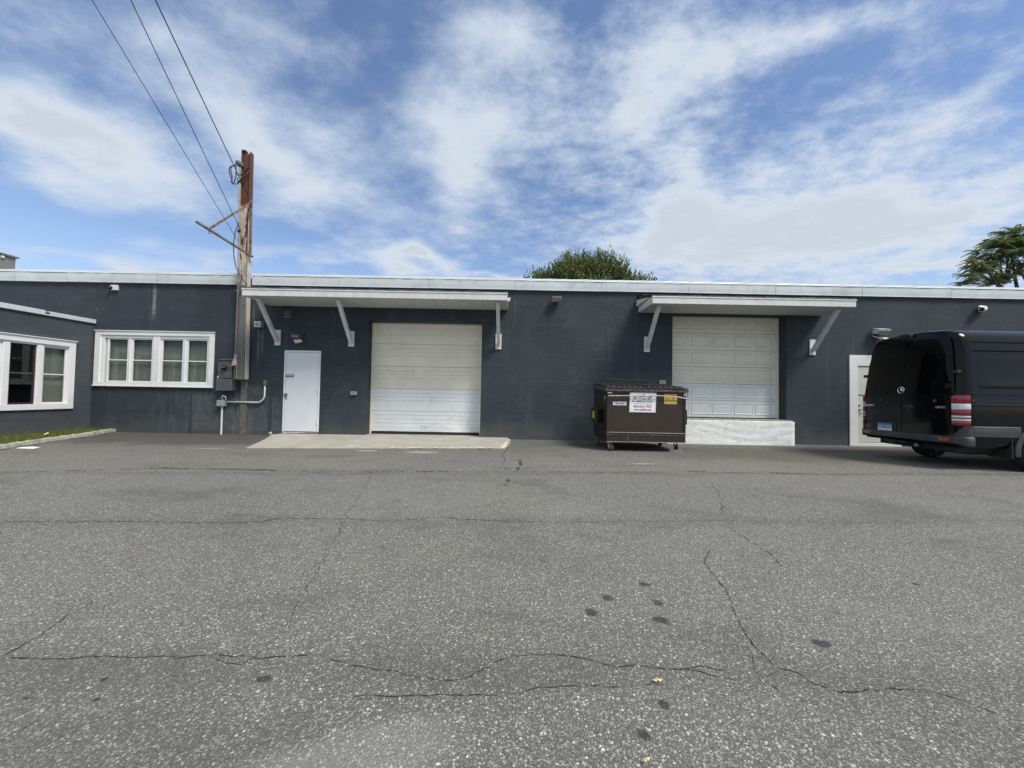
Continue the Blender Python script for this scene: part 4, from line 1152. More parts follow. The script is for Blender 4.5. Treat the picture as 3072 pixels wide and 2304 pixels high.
# ---- cameras
def bullet(x, z, dirx, label, s=1.0, yaw=0.0):
    t = thing('security_camera', (x, WY, z), label, 'camera', 'security cameras')
    part('mount', MB().lathe([(.035 * s, 0), (.035 * s, -.018), (.014 * s, -.024), (.012 * s, -.08)], (x + .05 * s * dirx * -1, WY - .001, z + .03 * s), (0, 1, 0), 14), M_CAMW, t, smooth=False)
    a = Vector((x - .075 * s * -dirx * -1, WY - .10, z + .01)); d = Vector((dirx, -.55, -.28)).normalized()
    part('barrel', MB().lathe([(.02 * s, -.13 * s), (.046 * s, -.11 * s), (.050 * s, .06 * s), (.046 * s, .075 * s)], (x, WY - .12, z), d, 18), M_CAMW, t, smooth=False)
    part('sunshade', MB().beam(Vector((x, WY - .12, z + .056 * s)) - d * .10 * s, Vector((x, WY - .12, z + .056 * s)) + d * .11 * s, .09 * s, .008), M_CAMW, t, bevel=.003)
    part('lens', MB().lathe([(.036 * s, 0), (.034 * s, .004 * s)], Vector((x, WY - .12, z)) + d * .0755 * s, d, 18), M_LENS, t)
    return t
bullet(-5.72, 2.50, -1, 'white bullet camera between the dark wall lamp and the entry door', .85)
bullet(12.50, 3.695, -1, 'white bullet camera high on the wall above the van', 1.35)
dc = thing('security_camera', (-10.73, WY, 3.79), 'white box camera with dark dome high on the wall above the sash windows', 'camera', 'security cameras')
part('box', MB().box(-10.82, -10.635, WY - .06, WY - .001, 3.80, 3.94), M_PVC, dc, bevel=.005)
part('dome', MB().lathe([(.052, 0), (.052, -.02), (.042, -.05), (.02, -.068)], (-10.805, WY - .06, 3.858), (0, 1, 0), 18), M_LENS, dc, smooth=True)

# ---- push button boxes beside the overhead doors
def button_box(x, z, label):
    t = thing('button_box', (x, WY, z), label, 'switch', 'button boxes beside the overhead doors')
    part('box', MB().box(x - .078, x + .078, WY - .07, WY - .001, z - .047, z + .047), M_JBOX, t, bevel=.006)
    part('slot', MB().box(x - .040, x + .045, WY - .073, WY - .0705, z - .016, z + .012), M_BLACK, t)
    part('slot', MB().box(x - .028, x + .040, WY - .0745, WY - .0735, z - .020, z - .002), M_JBOX, t)
button_box(-4.215, 1.155, 'small grey button box between the entry door and the ribbed door')
button_box(4.01, 1.595, 'small grey button box on the wall just above the dumpster')

# ================================================================== DUMPSTER
def worn_mat(name, col, edge, amt, scale, rough=.55):
    mt, g = new_mat(name)
    oc = g.n('ShaderNodeTexCoord').outputs['Object']
    bs = g.n('ShaderNodeBsdfPrincipled')
    c = g.mix(g.ss(g.noise(oc, 2.5, 6, .65), .3, .7), tuple(k * .75 for k in col) + (1,), tuple(k * 1.25 for k in col) + (1,))
    scr = g.noise(g.mp(oc, rot=(0, rad(20), 0), scale=(1, 1, 5)), scale, 9, .72, .8)
    c = g.mix(g.m('MULTIPLY', g.ss(scr, .60 - amt, .70 - amt), .8), c, (*edge, 1))
    du = g.noise(g.mp(oc, loc=(5, 2, 7)), 3.2, 8, .7, .8)
    c = g.mix(g.m('MULTIPLY', g.ss(du, .55, .78), .28), c, (.055, .050, .046, 1))
    g.put(bs.inputs['Base Color'], c)
    g.put(bs.inputs['Roughness'], g.ss(scr, .3, .8, rough - .12, rough + .2))
    g.put(bs.inputs['Normal'], g.bump(g.m('ADD', g.noise(oc, 3.0, 3), g.m('MULTIPLY', scr, .1)), .35, .02))
    finish(g, bs)
    return mt
M_BROWN = worn_mat('brown dumpster paint', (.025, .0155, .0115), (.100, .076, .060), .0, 9)
M_RIM = worn_mat('scraped rim steel', (.040, .031, .027), (.23, .215, .20), .10, 16)
M_LID = worn_mat('black plastic lid', (.020, .020, .021), (.17, .17, .165), .03, 12)
M_EDGE = mat('bare steel edge', (.34, .32, .30), .45, metal=.3, var=.25, vscale=18)
M_SIGNW = mat('sign white', (.78, .79, .82), .4, var=.03, dirt=(.5, .5, .5), damt=.15)
M_INK = mat('sign ink', (.035, .04, .055), .5)
M_RED = mat('sign red', (.42, .05, .07), .5)
M_YEL = mat('sign yellow', (.52, .42, .06), .5, var=.08, dirt=(.25, .2, .03), damt=.35, dscale=20)
M_ORG = mat('sign orange', (.62, .24, .08), .5, var=.06)
DX0, DX1, DF, DB = 2.085, 3.800, 8.42, 9.76
dp = thing('dumpster', (2.94, 9.1, 0), 'dark brown steel dumpster on casters labelled TRASH in front of the dock', 'dumpster')
bd = MB()
bd.prism([(DF, .21), (DB - .10, .21), (DB, .42), (DB, 1.385), (DF, 1.30)], 'x', DX0, DX1)
part('body', bd, M_BROWN, dp, bevel=.006)
rm = MB()
rm.box(DX0 - .012, DX1 + .035, DF - .035, DF - .001, 1.305, 1.372)
rm.prism([(DF - .035, 1.300), (DB, 1.385), (DB, 1.448), (DF - .035, 1.373)], 'x', DX0 - .042, DX0 - .0125)
rm.prism([(DF - .035, 1.300), (DB, 1.385), (DB, 1.448), (DF - .035, 1.373)], 'x', DX1 + .0355, DX1 + .06)
part('rim', rm, M_RIM, dp, bevel=.006)
for z in (.412, .358):
    part('rail', MB().box(DX0 - .004, DX1 + .004, DF - .020, DF - .001, z - .006, z + .006), M_EDGE if z > .4 else M_RIM, dp, bevel=.003)
part('rail', MB().box(DX0 - .002, DX1 + .002, DF - .012, DF - .001, .366, .405), M_BROWN, dp)
part('skirt', MB().box(DX0, DX1, DF - .010, DF - .001, .217, .351), M_BROWN, dp)
part('bottom_lip', MB().box(DX0 - .004, DX1 + .004, DF - .022, DF + .03, .203, .215), M_EDGE, dp, bevel=.003)
for x in (DX0 + .46,):
    part('weld_mark', MB().box(x, x + .006, DF - .0135, DF - .0105, .22, .35), M_EDGE, dp)
for x in (DX1 - .004,):
    part('corner_angle', MB().box(x - .03, x + .008, DF - .016, DF - .001, .42, 1.30), M_BROWN, dp)
# lids with moulded ribs
for k, (a, b) in enumerate(((DX0 - .03, 2.94), (2.955, DX1 + .045))):
    def lz(y): return 1.383 + (y - DF) / (DB - DF) * .085
    sl_ = MB().prism([(DF - .05, lz(DF)), (DB - .02, lz(DB)), (DB - .02, lz(DB) + .022), (DF - .05, lz(DF) + .018)], 'x', a, b)
    ld = part('lid', sl_, M_LID, dp, bevel=.005)
    n = 7
    for i in range(n):
        x0 = a + .03 + (b - a - .06) * i / n
        wv = (b - a - .06) / n * .58
        part('lid_rib', MB().prism([(DF - .02, lz(DF) + .019), (DB - .06, lz(DB) + .020), (DB - .10, lz(DB) + .058), (DF + .05, lz(DF) + .050)], 'x', x0, x0 + wv), M_LID, ld, bevel=.006)
# locking bar
part('lock_bar', MB().tube([(DX0 + .01, DF - .05, 1.205), (2.6, DF - .052, 1.216), (3.2, DF - .052, 1.226), (3.60, DF - .05, 1.206), (DX1 + .025, DF - .05, 1.168), (DX1 + .03, DF - .045, 1.20), (DX1 + .03, DF - .042, 1.335)], .013, 8), M_EDGE, dp)
part('bar_bracket', MB().box(DX0 + .005, DX0 + .10, DF - .03, DF - .001, 1.255, 1.285), M_EDGE, dp, bevel=.004)
part('bar_bracket', MB().box(DX1 - .05, DX1 - .01, DF - .03, DF - .001, 1.225, 1.28), M_EDGE, dp, bevel=.004)
part('bar_hinge', MB().lathe([(.03, 0), (.03, -.03), (.015, -.04)], (DX0 - .001, DF + .10, 1.17), (1, 0, 0), 12), M_EDGE, dp)
part('bar_hinge', MB().lathe([(.018, 0), (.018, -.03)], (DX0 - .001, DF + .07, 1.11), (1, 0, 0), 12), M_EDGE, dp)
part('corner_strap', MB().box(DX0 - .014, DX0 - .001, DF + .03, DF + .09, 1.05, 1.30), M_BROWN, dp, bevel=.003)
# fork sleeves on both sides
for sd, xs_ in ((-1, DX0), (1, DX1)):
    sv = MB()
    xa, xb = (xs_ - .165, xs_ - .001) if sd < 0 else (xs_ + .001, xs_ + .165)
    xo0, xo1 = (xa, xa + .012) if sd < 0 else (xb - .012, xb)
    sv.box(xo0, xo1, 8.70, 9.28, .60, .905)
    sv.box(xa, xb, 8.70, 9.28, .905, .92).box(xa, xb, 8.70, 9.28, .585, .60)
    slv = part('fork_sleeve', sv, M_BROWN, dp, bevel=.003)
    if sd < 0:
        part('sleeve_label', MB().box(xa - .004, xa - .001, 8.90, 9.13, .68, .85), M_YEL, slv)
        part('sleeve_gusset', MB().prism([(DX0 - .001, .45), (DX0 - .001, .583), (DX0 - .15, .583)], 'y', 8.74, 8.75), M_BROWN, slv)
# rear lift bar standing proud behind the lid
part('rear_bar', MB().tube([(2.45, DB + .03, 1.30), (2.45, DB + .03, 1.625), (3.41, DB + .03, 1.600), (3.41, DB + .03, 1.30)], .016, 8), M_BLACK, dp)
# casters
def caster(x, y, ang, tag_):
    d = Vector((math.cos(ang), math.sin(ang), 0)); s = Vector((-d.y, d.x, 0))
    cp = MB().box(x - .07, x + .07, y - .06, y + .06, .190, .203)
    c = part('caster', cp, M_EDGE, dp, bevel=.004)
    hub = Vector((x, y, .074)) + d * .035
    fk = MB()
    for sg in (-1, 1):
        fk.beam(Vector((x, y, .188)) + s * .034 * sg, hub + s * .034 * sg, .05, .007, d)
    part('fork', fk, M_EDGE, c)
    part('wheel', MB().lathe([(.02, -.026), (.058, -.026), (.073, -.018), (.0735, .018), (.058, .026), (.02, .026)], hub, s, 20), mat('worn caster tread', (.045, .043, .042), .7, var=.3, vscale=20), c)
    part('hub', MB().lathe([(.022, -.029), (.022, .029)], hub, s, 12), M_EDGE, c)
caster(2.165, 8.50, rad(-60), 0); caster(3.67, 8.62, rad(-90), 1); caster(2.165, 9.55, rad(-100), 2); caster(3.67, 9.55, rad(-80), 3)
# printed signs
RX, UP = (1, 0, 0), (0, 0, 1)
def plate(x0, x1, z0, z1, mt, name, off=.006, skew=0.0):
    y = DF - off
    return part(name, MB().add([(x0, y, z0), (x1, y, z0), (x1 + skew, y, z1), (x0 + skew, y, z1), (x0, DF - .001, z0), (x1, DF - .001, z0), (x1 + skew, DF - .001, z1), (x0 + skew, DF - .001, z1)],
                [(0, 1, 2, 3), (0, 4, 5, 1), (1, 5, 6, 2), (2, 6, 7, 3), (3, 7, 4, 0)]), mt, dp)
sg = plate(2.215, 2.507, 1.006, 1.080, M_SIGNW, 'trash_sign')
text_part('lettering', 'TRASH', .066, (2.361, DF - .0085, 1.043), RX, UP, M_INK, sg, bold=.0022, sx=1.28)
sg = plate(2.570, 3.145, .858, 1.290, M_SIGNW, 'company_sign', off=.010, skew=.014)
tag(sg, 'white company sign with eagle emblem and phone number')
yS = DF - .0135
fr_ = MB()
for (a, b, c_, d_) in ((2.585, 3.132, .872, .875), (2.597, 3.144, 1.273, 1.276)):
    fr_.quad((a, yS, c_), (b, yS, c_), (b, yS, d_), (a, yS, d_))
fr_.quad((2.585, yS, .875), (2.588, yS, .875), (2.600, yS, 1.273), (2.597, yS, 1.273)).quad((3.129, yS, .875), (3.132, yS, .875), (3.144, yS, 1.273), (3.141, yS, 1.273))
part('border', fr_, mat('pale red border', (.5, .32, .33), .5), sg, fix=False)
text_part('lettering', 'ALL AMERICAN WASTE', .047, (2.860, yS, 1.096), RX, UP, M_INK, sg, bold=.0009, sx=.93)
text_part('phone_number', '800-826-7952', .070, (2.860, yS, .985), RX, UP, M_RED, sg, bold=.0008, sx=1.0)
text_part('web_address', 'www.aawllc.com', .052, (2.860, yS, .917), RX, UP, M_INK, sg, bold=.0014, sx=1.08)
part('rule', MB().quad((2.675, yS, 1.046), (3.055, yS, 1.042), (3.05, yS, 1.049), (2.675, yS, 1.052)), mat('sign grey', (.25, .26, .28), .5), sg, fix=False)
def stroke(pts, wdt, mt, name='emblem_stroke'):
    P = [Vector((p[0], 0, p[1])) for p in pts]
    Q = []
    for i in range(len(P) - 1):
        for k in range(5):
            t = k / 5
            p0, p1, p2, p3 = P[max(i - 1, 0)], P[i], P[i + 1], P[min(i + 2, len(P) - 1)]
            Q.append(0.5 * ((2 * p1) + (-p0 + p2) * t + (2 * p0 - 5 * p1 + 4 * p2 - p3) * t * t + (-p0 + 3 * p1 - 3 * p2 + p3) * t ** 3))
    Q.append(P[-1])
    vs_ = []
    for i, p in enumerate(Q):
        d = (Q[min(i + 1, len(Q) - 1)] - Q[max(i - 1, 0)]).normalized()
        s = Vector((-d.z, 0, d.x)) * wdt * .5 * (0.35 + 0.65 * math.sin(math.pi * min(1, max(0, (i + .5) / len(Q)))))
        vs_ += [(p.x + s.x, yS, p.z + s.z), (p.x - s.x, yS, p.z - s.z)]
    part(name, MB().add(vs_, [(2 * i, 2 * i + 1, 2 * i + 3, 2 * i + 2) for i in range(len(Q) - 1)]), mt, sg, fix=False)
cx, cz = 2.866, 1.185
for pts, wd_, m_ in (([(-.055, .02), (-.02, .052), (.03, .058), (.062, .035), (.055, .0)], .010, M_INK), ([(-.09, -.035), (-.075, .0), (-.03, .022), (.03, .02)], .012, M_INK),
                     ([(-.09, -.038), (-.03, -.022), (.02, -.035), (.04, -.045), (.052, -.02), (.075, .01)], .011, M_INK), ([(-.01, -.012), (.02, -.004), (.03, -.018)], .008, M_INK),
                     ([(-.225, -.01), (-.19, -.038), (-.15, -.02), (-.115, -.008)], .010, M_INK), ([(-.205, .02), (-.17, -.002), (-.13, .02), (-.09, .035), (-.06, .02)], .014, M_RED),
                     ([(-.11, .045), (-.08, .05), (-.055, .03)], .009, M_INK), ([(.085, -.03), (.12, -.045), (.16, -.02), (.20, -.03)], .011, M_INK),
                     ([(.09, .0), (.13, -.012), (.17, .012), (.21, .02)], .014, M_RED), ([(-.215, .0), (-.17, -.022), (-.13, .0)], .008, M_RED), ([(.10, .02), (.14, .008), (.18, .03), (.21, .035)], .008, M_INK)):
    stroke([(cx + a, cz + b) for a, b in pts], wd_, m_)
sg = plate(3.335, 3.613, 1.048, 1.212, M_YEL, 'warning_sign')
plate_o = plate(3.335, 3.613, 1.213, 1.264, M_ORG, 'warning_header')
mk = MB()
yS2 = DF - .0085
for x in (3.355, 3.595):
    mk.add([(x + .012 * math.cos(a * .785), yS2, 1.239 + .012 * math.sin(a * .785)) for a in range(8)], [tuple(range(8))])
rw = random.Random(4)
for i in range(16):
    x = 3.385 + i * .0118
    mk.quad((x, yS2, 1.230), (x + .007, yS2, 1.230), (x + .007, yS2, 1.238 + rw.uniform(0, .012)), (x, yS2, 1.238 + rw.uniform(0, .012)))
part('header_mark', mk, M_INK, plate_o, fix=False)
mk = MB()
for (x, z) in ((3.395, 1.17), (3.52, 1.165), (3.425, 1.18), (3.545, 1.185)):
    mk.add([(x + rw.uniform(.008, .02) * math.cos(a), yS2, z + rw.uniform(.008, .018) * math.sin(a)) for a in [k * .9 for k in range(7)]], [tuple(range(7))])
mk.quad((3.345, yS2, 1.118), (3.603, yS2, 1.118), (3.603, yS2, 1.124), (3.345, yS2, 1.124)).quad((3.345, yS2, 1.132), (3.603, yS2, 1.132), (3.603, yS2, 1.136), (3.345, yS2, 1.136))
part('warning_mark', mk, mat('warning ink', (.10, .08, .02), .6), sg, fix=False)
mk = MB()
for k, x in enumerate((3.39, 3.42, 3.475, 3.51, 3.55, 3.575)):
    mk.quad((x, yS2, 1.062), (x + .014, yS2, 1.062), (x + .016, yS2, 1.105), (x, yS2, 1.105))
part('warning_mark', mk, mat('pale warning ink', (.62, .55, .22), .6), sg, fix=False)
bar = tag(link('steel_bar', MB().beam((3.50, 8.525, .022), (3.735, 8.42, .022), .055, .042, (0, 0, 1)).mesh('steel_bar', .004), M_EDGE), 'short steel channel lying on the asphalt against the dumpster caster', 'bar')

# ================================================================== VAN
VC = 7.65
M_VAN = new_mat('black van paint')
def van_paint():
    mt, g = M_VAN
    oc = g.n('ShaderNodeTexCoord').outputs['Object']
    bs = g.n('ShaderNodeBsdfPrincipled')
    g.put(bs.inputs['Base Color'], g.mix(g.noise(oc, 3, 4), (.0025, .003, .0038, 1), (.0045, .005, .006, 1)))
    g.put(bs.inputs['Roughness'], g.ss(g.noise(oc, 1.5, 6, .6), .3, .8, .09, .22))
    bs.inputs['Specular IOR Level'].default_value = .2
    bs.inputs['Coat Weight'].default_value = .05
    bs.inputs['Coat Roughness'].default_value = .05
    g.put(bs.inputs['Normal'], g.bump(g.noise(oc, 1.3, 2), .05, .05))
    finish(g, bs)
    return mt
M_VAN = van_paint()
M_GROOVE = mat('black groove', (.0015, .0015, .0018), .9, spec=.05)
M_VTRIM = mat('grey bumper plastic', (.032, .037, .043), .5, var=.12, vscale=5, dirt=(.085, .085, .082), damt=.4)
M_VGLASS = mat('dark tinted glass', (.002, .002, .0024), .03, var=0, spec=.2)
M_CHROME = mat('chrome', (.75, .76, .78), .12, metal=1.0, var=.02)
M_TYRE = mat('tyre rubber', (.022, .022, .022), .8, var=.2, vscale=30)
M_RIMV = mat('wheel steel', (.22, .22, .22), .4, metal=.6)
M_RLENS = mat('red lamp lens', (.26, .006, .010), .15, var=.15, vscale=25, coat=.6)
M_CLENS = mat('clear lamp lens', (.62, .64, .65), .15, var=.12, vscale=30, coat=.6)
HW = [(.40, .90), (.44, .94), (.52, .968), (.62, .982), (.80, .988), (1.00, .990), (1.20, .989), (1.33, .984), (1.36, .970), (1.60, .953), (1.85, .930), (2.03, .908), (2.15, .890), (2.30, .862), (2.40, .825), (2.46, .775), (2.505, .69), (2.535, .55), (2.555, .3), (2.56, 0)]
def half_w(z):
    for (a, wa), (b, wb) in zip(HW[:-1], HW[1:]):
        if a <= z <= b:
            return wa + (wb - wa) * (z - a) / (b - a)
    return HW[0][1]
X0V = 7.76
def rear_shift(y, z):
    return .02 * (abs(y) / .9) ** 2 + .055 * (abs(y) / .9) ** 7 + .15 * max(0.0, (z - 1.32) / 1.2)
van = thing('black_van', (10.8, VC, 0), 'black high roof cargo van parked in front of the white surround door', 'van')
prof = [(-w_, z) for z, w_ in HW] + [(w_, z) for z, w_ in reversed(HW[:-1])]
prof = [(y, z) for y, z in prof]
def ring(u_, inset, ztop=2.56, ws=1.0, xabs=None):
    out = []
    for y, z in prof:
        zz_ = z if z < 1.0 else 1.0 + (z - 1.0) * (ztop - 1.0) / 1.56
        k = (1 - inset / max(.3, abs(y))) if abs(y) > .3 else (1 - inset / .3 * (abs(y) / .3) * 0 - inset)
        yy_ = y * max(.0, k) * ws
        zc = 1.35
        zi = zc + (zz_ - zc) * (1 - inset / 1.1)
        if xabs is None:
            x = X0V + u_ + rear_shift(y, z) * max(0.0, 1 - u_ / 1.4)
        else:
            x = xabs
        out.append((x, VC + yy_, zi))
    return out
rings = [ring(0, .085), ring(.018, .042), ring(.042, .014), ring(.085, .002), ring(.18, 0), ring(.5, 0), ring(1.0, 0), ring(1.4, 0), ring(3.0, 0), ring(4.3, 0, 2.56, 1.0, 12.05),
         ring(0, 0, 2.50, .99, 12.35), ring(0, 0, 2.05, .985, 12.75), ring(0, 0, 1.46, .98, 13.15), ring(0, 0, 1.30, .965, 13.45), ring(0, 0, 1.18, .93, 13.70), ring(0, 0, 1.08, .86, 13.85), ring(0, .06, 1.02, .80, 13.92)]
nv_ = len(prof)
bm_ = MB()
bm_.add([p for r in rings for p in r], [(i * nv_ + j, i * nv_ + (j + 1) % nv_, (i + 1) * nv_ + (j + 1) % nv_, (i + 1) * nv_ + j) for i in range(len(rings) - 1) for j in range(nv_)])
# rear cap that follows the bowed tail, front cap flat
caps = []
for sc_ in (.88, .66, .4, .15):
    caps.append([(X0V + rear_shift((p[1] - VC) * sc_, 1.35 + (p[2] - 1.35) * sc_), VC + (p[1] - VC) * sc_, 1.35 + (p[2] - 1.35) * sc_) for p in rings[0]])
b0 = len(bm_.v)
bm_.v += [p for c_ in caps for p in c_]
for j in range(nv_):
    bm_.f.append((j, (j + 1) % nv_, b0 + (j + 1) % nv_, b0 + j))
for i in range(len(caps) - 1):
    for j in range(nv_):
        bm_.f.append((b0 + i * nv_ + j, b0 + i * nv_ + (j + 1) % nv_, b0 + (i + 1) * nv_ + (j + 1) % nv_, b0 + (i + 1) * nv_ + j))
bm_.f.append(tuple(b0 + (len(caps) - 1) * nv_ + j for j in range(nv_)))
bm_.f.append(tuple((len(rings) - 1) * nv_ + j for j in range(nv_)))
body = part('body', bm_, M_VAN, van)
WHX = (9.22, 12.87)
cut = MB()
for wx in WHX:
    for s_ in (-1, 1):
        cut.lathe([(.43, -.25), (.43, .25)], (wx, VC + s_ * .90, .345), (0, 1, 0), 32)
cut_o = link('cutter', cut.mesh('cutter'), M_VAN)
md = body.modifiers.new('arches', 'BOOLEAN'); md.operation = 'DIFFERENCE'; md.solver = 'EXACT'; md.object = cut_o
bpy.context.view_layer.update()
dg = bpy.context.evaluated_depsgraph_get()
nm = bpy.data.meshes.new_from_object(body.evaluated_get(dg))
body.modifiers.clear()
body.data = nm
bpy.data.objects.remove(cut_o)
nm.materials.clear(); nm.materials.append(M_VAN)
smooth_by_angle(body, 28)
part('underbody', MB().box(8.0, 13.6, VC - .72, VC + .72, .30, .402), M_BLACK, van, bevel=.02)
part('underbody', MB().tube([(8.05, VC - .35, .33), (8.6, VC - .42, .29), (9.6, VC - .4, .30)], .06, 10), M_BLACK, van)
part('hitch', MB().box(7.74, 8.1, VC - .05, VC + .42, .385, .425).box(7.70, 7.95, VC + .12, VC + .24, .345, .40), M_BLACK, van, bevel=.008)
part('exhaust', MB().tube([(8.2, VC + .02, .36), (7.92, VC - .1, .355)], .035, 12), M_RIMV, van)
# rear doors
def tail_sheet(y0, y1, z0, z1, off, mt, name, par, rt=0.0, thick=.012, ny=10, nz=14):
    rows = []
    sgn = 1 if (y0 + y1) > 0 else -1
    for i in range(ny + 1):
        row = []
        for k in range(nz + 1):
            y = y0 + (y1 - y0) * i / ny; z = z0 + (z1 - z0) * k / nz
            lim = half_w(min(z, 2.5)) - .115
            y = sgn * min(abs(y), lim)
            if rt:      # rounded corners
                for (cy, cz_) in ((y0 if abs(y0) > abs(y1) else y1, z1), (y0 if abs(y0) > abs(y1) else y1, z0)):
                    dy_ = rt - abs(cy - y); dz_ = rt - abs(cz_ - z)
                    if dy_ > 0 and dz_ > 0 and math.hypot(dy_, dz_) > rt:
                        h_ = math.hypot(dy_, dz_)
                        y += (-1 if cy > y else 1) * 0 + (1 if cy < y else -1) * (dy_ - dy_ * rt / h_) 
                        z += (1 if cz_ < z else -1) * (dz_ - dz_ * rt / h_)
            row.append((X0V + rear_shift(y, z) - off, VC + y, z))
        rows.append(row)
    n, m_ = len(rows), len(rows[0])
    mb = MB().grid(rows)
    edge_ = [rows[0][k] for k in range(m_)] + [rows[i][-1] for i in range(1, n)] + [rows[-1][k] for k in range(m_ - 2, -1, -1)] + [rows[i][0] for i in range(n - 2, 0, -1)]
    ne = len(edge_)
    mb.add(edge_ + [(x + thick, y, z) for x, y, z in edge_], [(i, (i + 1) % ne, (i + 1) % ne + ne, i + ne) for i in range(ne)])
    o = part(name, mb, mt, par, fix=False)
    smooth_by_angle(o, 30)
    return o
for sgn in (1, -1):
    dr = tail_sheet(.006 * sgn, .875 * sgn, .585, 2.395, .014, M_VAN, 'rear_door', van, rt=.12)
    tail_sheet(.055 * sgn, .815 * sgn, 1.345, 2.075, .020, M_VGLASS, 'window', dr, rt=.09, thick=.006)
    tail_sheet(.03 * sgn, .845 * sgn, .80, .812, .019, M_VTRIM if False else M_VAN, 'crease', dr, thick=.006, nz=1)
    tail_sheet(.03 * sgn, .845 * sgn, 1.300, 1.312, .022, M_VAN, 'crease', dr, thick=.008, nz=1)
    for z in (1.74, .95):
        part('hinge', MB().box(X0V + .075, X0V + .15, VC + sgn * .84 - .055, VC + sgn * .84 + .055, z - .03, z + .03) if sgn < 0 else MB().box(X0V + .07, X0V + .17, VC + .83, VC + .918, z - .03, z + .03), M_BLACK, dr, bevel=.01)
RD = [o for o in van.children if o.name.startswith('rear_door')]
part('handle', MB().tube([(X0V - .03, VC - .045, 1.095), (X0V - .045, VC - .08, 1.10), (X0V - .045, VC - .20, 1.10), (X0V - .02, VC - .25, 1.10)], [.008, .014, .014, .008], 8), M_VTRIM, RD[1])
part('handle_cup', MB().lathe([(.07, -.016), (.06, -.022), (.02, -.012)], (X0V + .002, VC - .15, 1.09), (1, 0, 0), 20), M_BLACK, RD[1])
for y in (.42, -.60):
    part('lock_button', MB().lathe([(.03, -.016), (.03, -.03), (.015, -.036)], (X0V + rear_shift(y, 1.2), VC + y, 1.22), (1, 0, 0), 14), M_VTRIM, RD[0] if y > 0 else RD[1])
part('rear_camera', MB().prism([(X0V + .16, 2.43), (X0V + .30, 2.50), (X0V + .36, 2.56), (X0V + .30, 2.575), (X0V + .10, 2.55), (X0V + .08, 2.52)], 'y', VC - .06, VC + .14), M_BLACK, van, bevel=.012)
# emblem: ring with a three pointed star
ey, ez, er = VC - .0, 1.425, .062
def epx(y, z): return X0V + rear_shift(y - VC, z) - .034
rg_ = []
for i in range(41):
    a = 2 * math.pi * i / 40
    rg_.append((epx(ey, ez), ey + er * math.cos(a), ez + er * math.sin(a)))
em = part('emblem', MB().tube(rg_, .0065, 8, cap=False), M_CHROME, RD[0])
st_ = MB()
for k in range(3):
    a = math.pi / 2 + k * 2 * math.pi / 3
    tip = Vector((epx(ey, ez) - .001, ey + er * math.cos(a), ez + er * math.sin(a)))
    l_ = Vector((epx(ey, ez) + .004, ey + .016 * math.cos(a + 1.05), ez + .016 * math.sin(a + 1.05)))
    r_ = Vector((epx(ey, ez) + .004, ey + .016 * math.cos(a - 1.05), ez + .016 * math.sin(a - 1.05)))
    c_ = Vector((epx(ey, ez) - .010, ey, ez))
    st_.add([tip, l_, c_, r_], [(0, 1, 2), (0, 2, 3)])
part('emblem_star', st_, M_CHROME, RD[0], fix=False)
text_part('badge', 'SPRINTER', .050, (X0V + rear_shift(.66, 1.1) - .022, VC + .66, 1.105), (.05, -1, 0), UP, M_CHROME, RD[0], bold=.001, sx=1.05)
text_part('badge', 'BLUETEC', .050, (X0V + rear_shift(.66, 1.1) - .022, VC - .66, 1.105), (-.05, -1, 0), UP, M_CHROME, RD[1], bold=.0006, sx=1.15)
# number plate
mtp, g = new_mat('number plate blue fading to white')
oc = g.n('ShaderNodeTexCoord').outputs['Object']
_, _, oz_ = g.sep(oc)
bs = g.n('ShaderNodeBsdfPrincipled')
g.put(bs.inputs['Base Color'], g.mix(g.ss(oz_, .60, .745), (.70, .74, .78, 1), (.07, .20, .42, 1)))
bs.inputs['Roughness'].default_value = .35
finish(g, bs)
pl_ = part('number_plate', MB().box(X0V - .035, X0V - .028, VC + .185, VC + .475, .592, .745), mtp, RD[0], bevel=.002)
part('plate_recess', MB().box(X0V - .026, X0V - .012, VC + .10, VC + .62, .575, .79), M_BLACK, RD[0], bevel=.005)
text_part('plate_number', 'C298150', .078, (X0V - .0365, VC + .33, .660), (0, -1, 0), UP, mat('plate ink', (.03, .08, .20), .5), RD[0], bold=.0012, sx=.86)
text_part('plate_header', 'CONNECTICUT', .026, (X0V - .0365, VC + .33, .722), (0, -1, 0), UP, MATS['plate ink'], RD[0], sx=.9)
# tail lamps wrap the corners
CORN = [(.825, X0V + .045), (.865, X0V + .060), (.905, X0V + .080), (.945, X0V + .105), (.972, X0V + .137), (.986, X0V + .178)]
def wrap(sgn, z0, z1, off, mt, name, par, i0=0, i1=6, thick=.012):
    pts_ = CORN[i0:i1]
    rows = []
    for k, (y, x) in enumerate(pts_):
        a, b = pts_[max(0, k - 1)], pts_[min(len(pts_) - 1, k + 1)]
        t = Vector((b[1] - a[1], b[0] - a[0])).normalized()      # (dx, dy)
        n_ = Vector((-t.y, t.x))                                  # outward: towards -x, +y
        def P(o_, z): return (x + n_.x * o_, VC + sgn * (y + n_.y * o_), z)
        rows.append([P(0, z0), P(off + thick * .7, z0 + .003), P(off + thick, z0 + .012), P(off + thick, z1 - .012), P(off + thick * .7, z1 - .003), P(0, z1)])
    mb = MB().grid(rows)
    for r in (rows[0], rows[-1]):
        mb.add(r, [tuple(range(6))])
    o = part(name, mb, mt, par, fix=True)
    smooth_by_angle(o, 35)
    return o
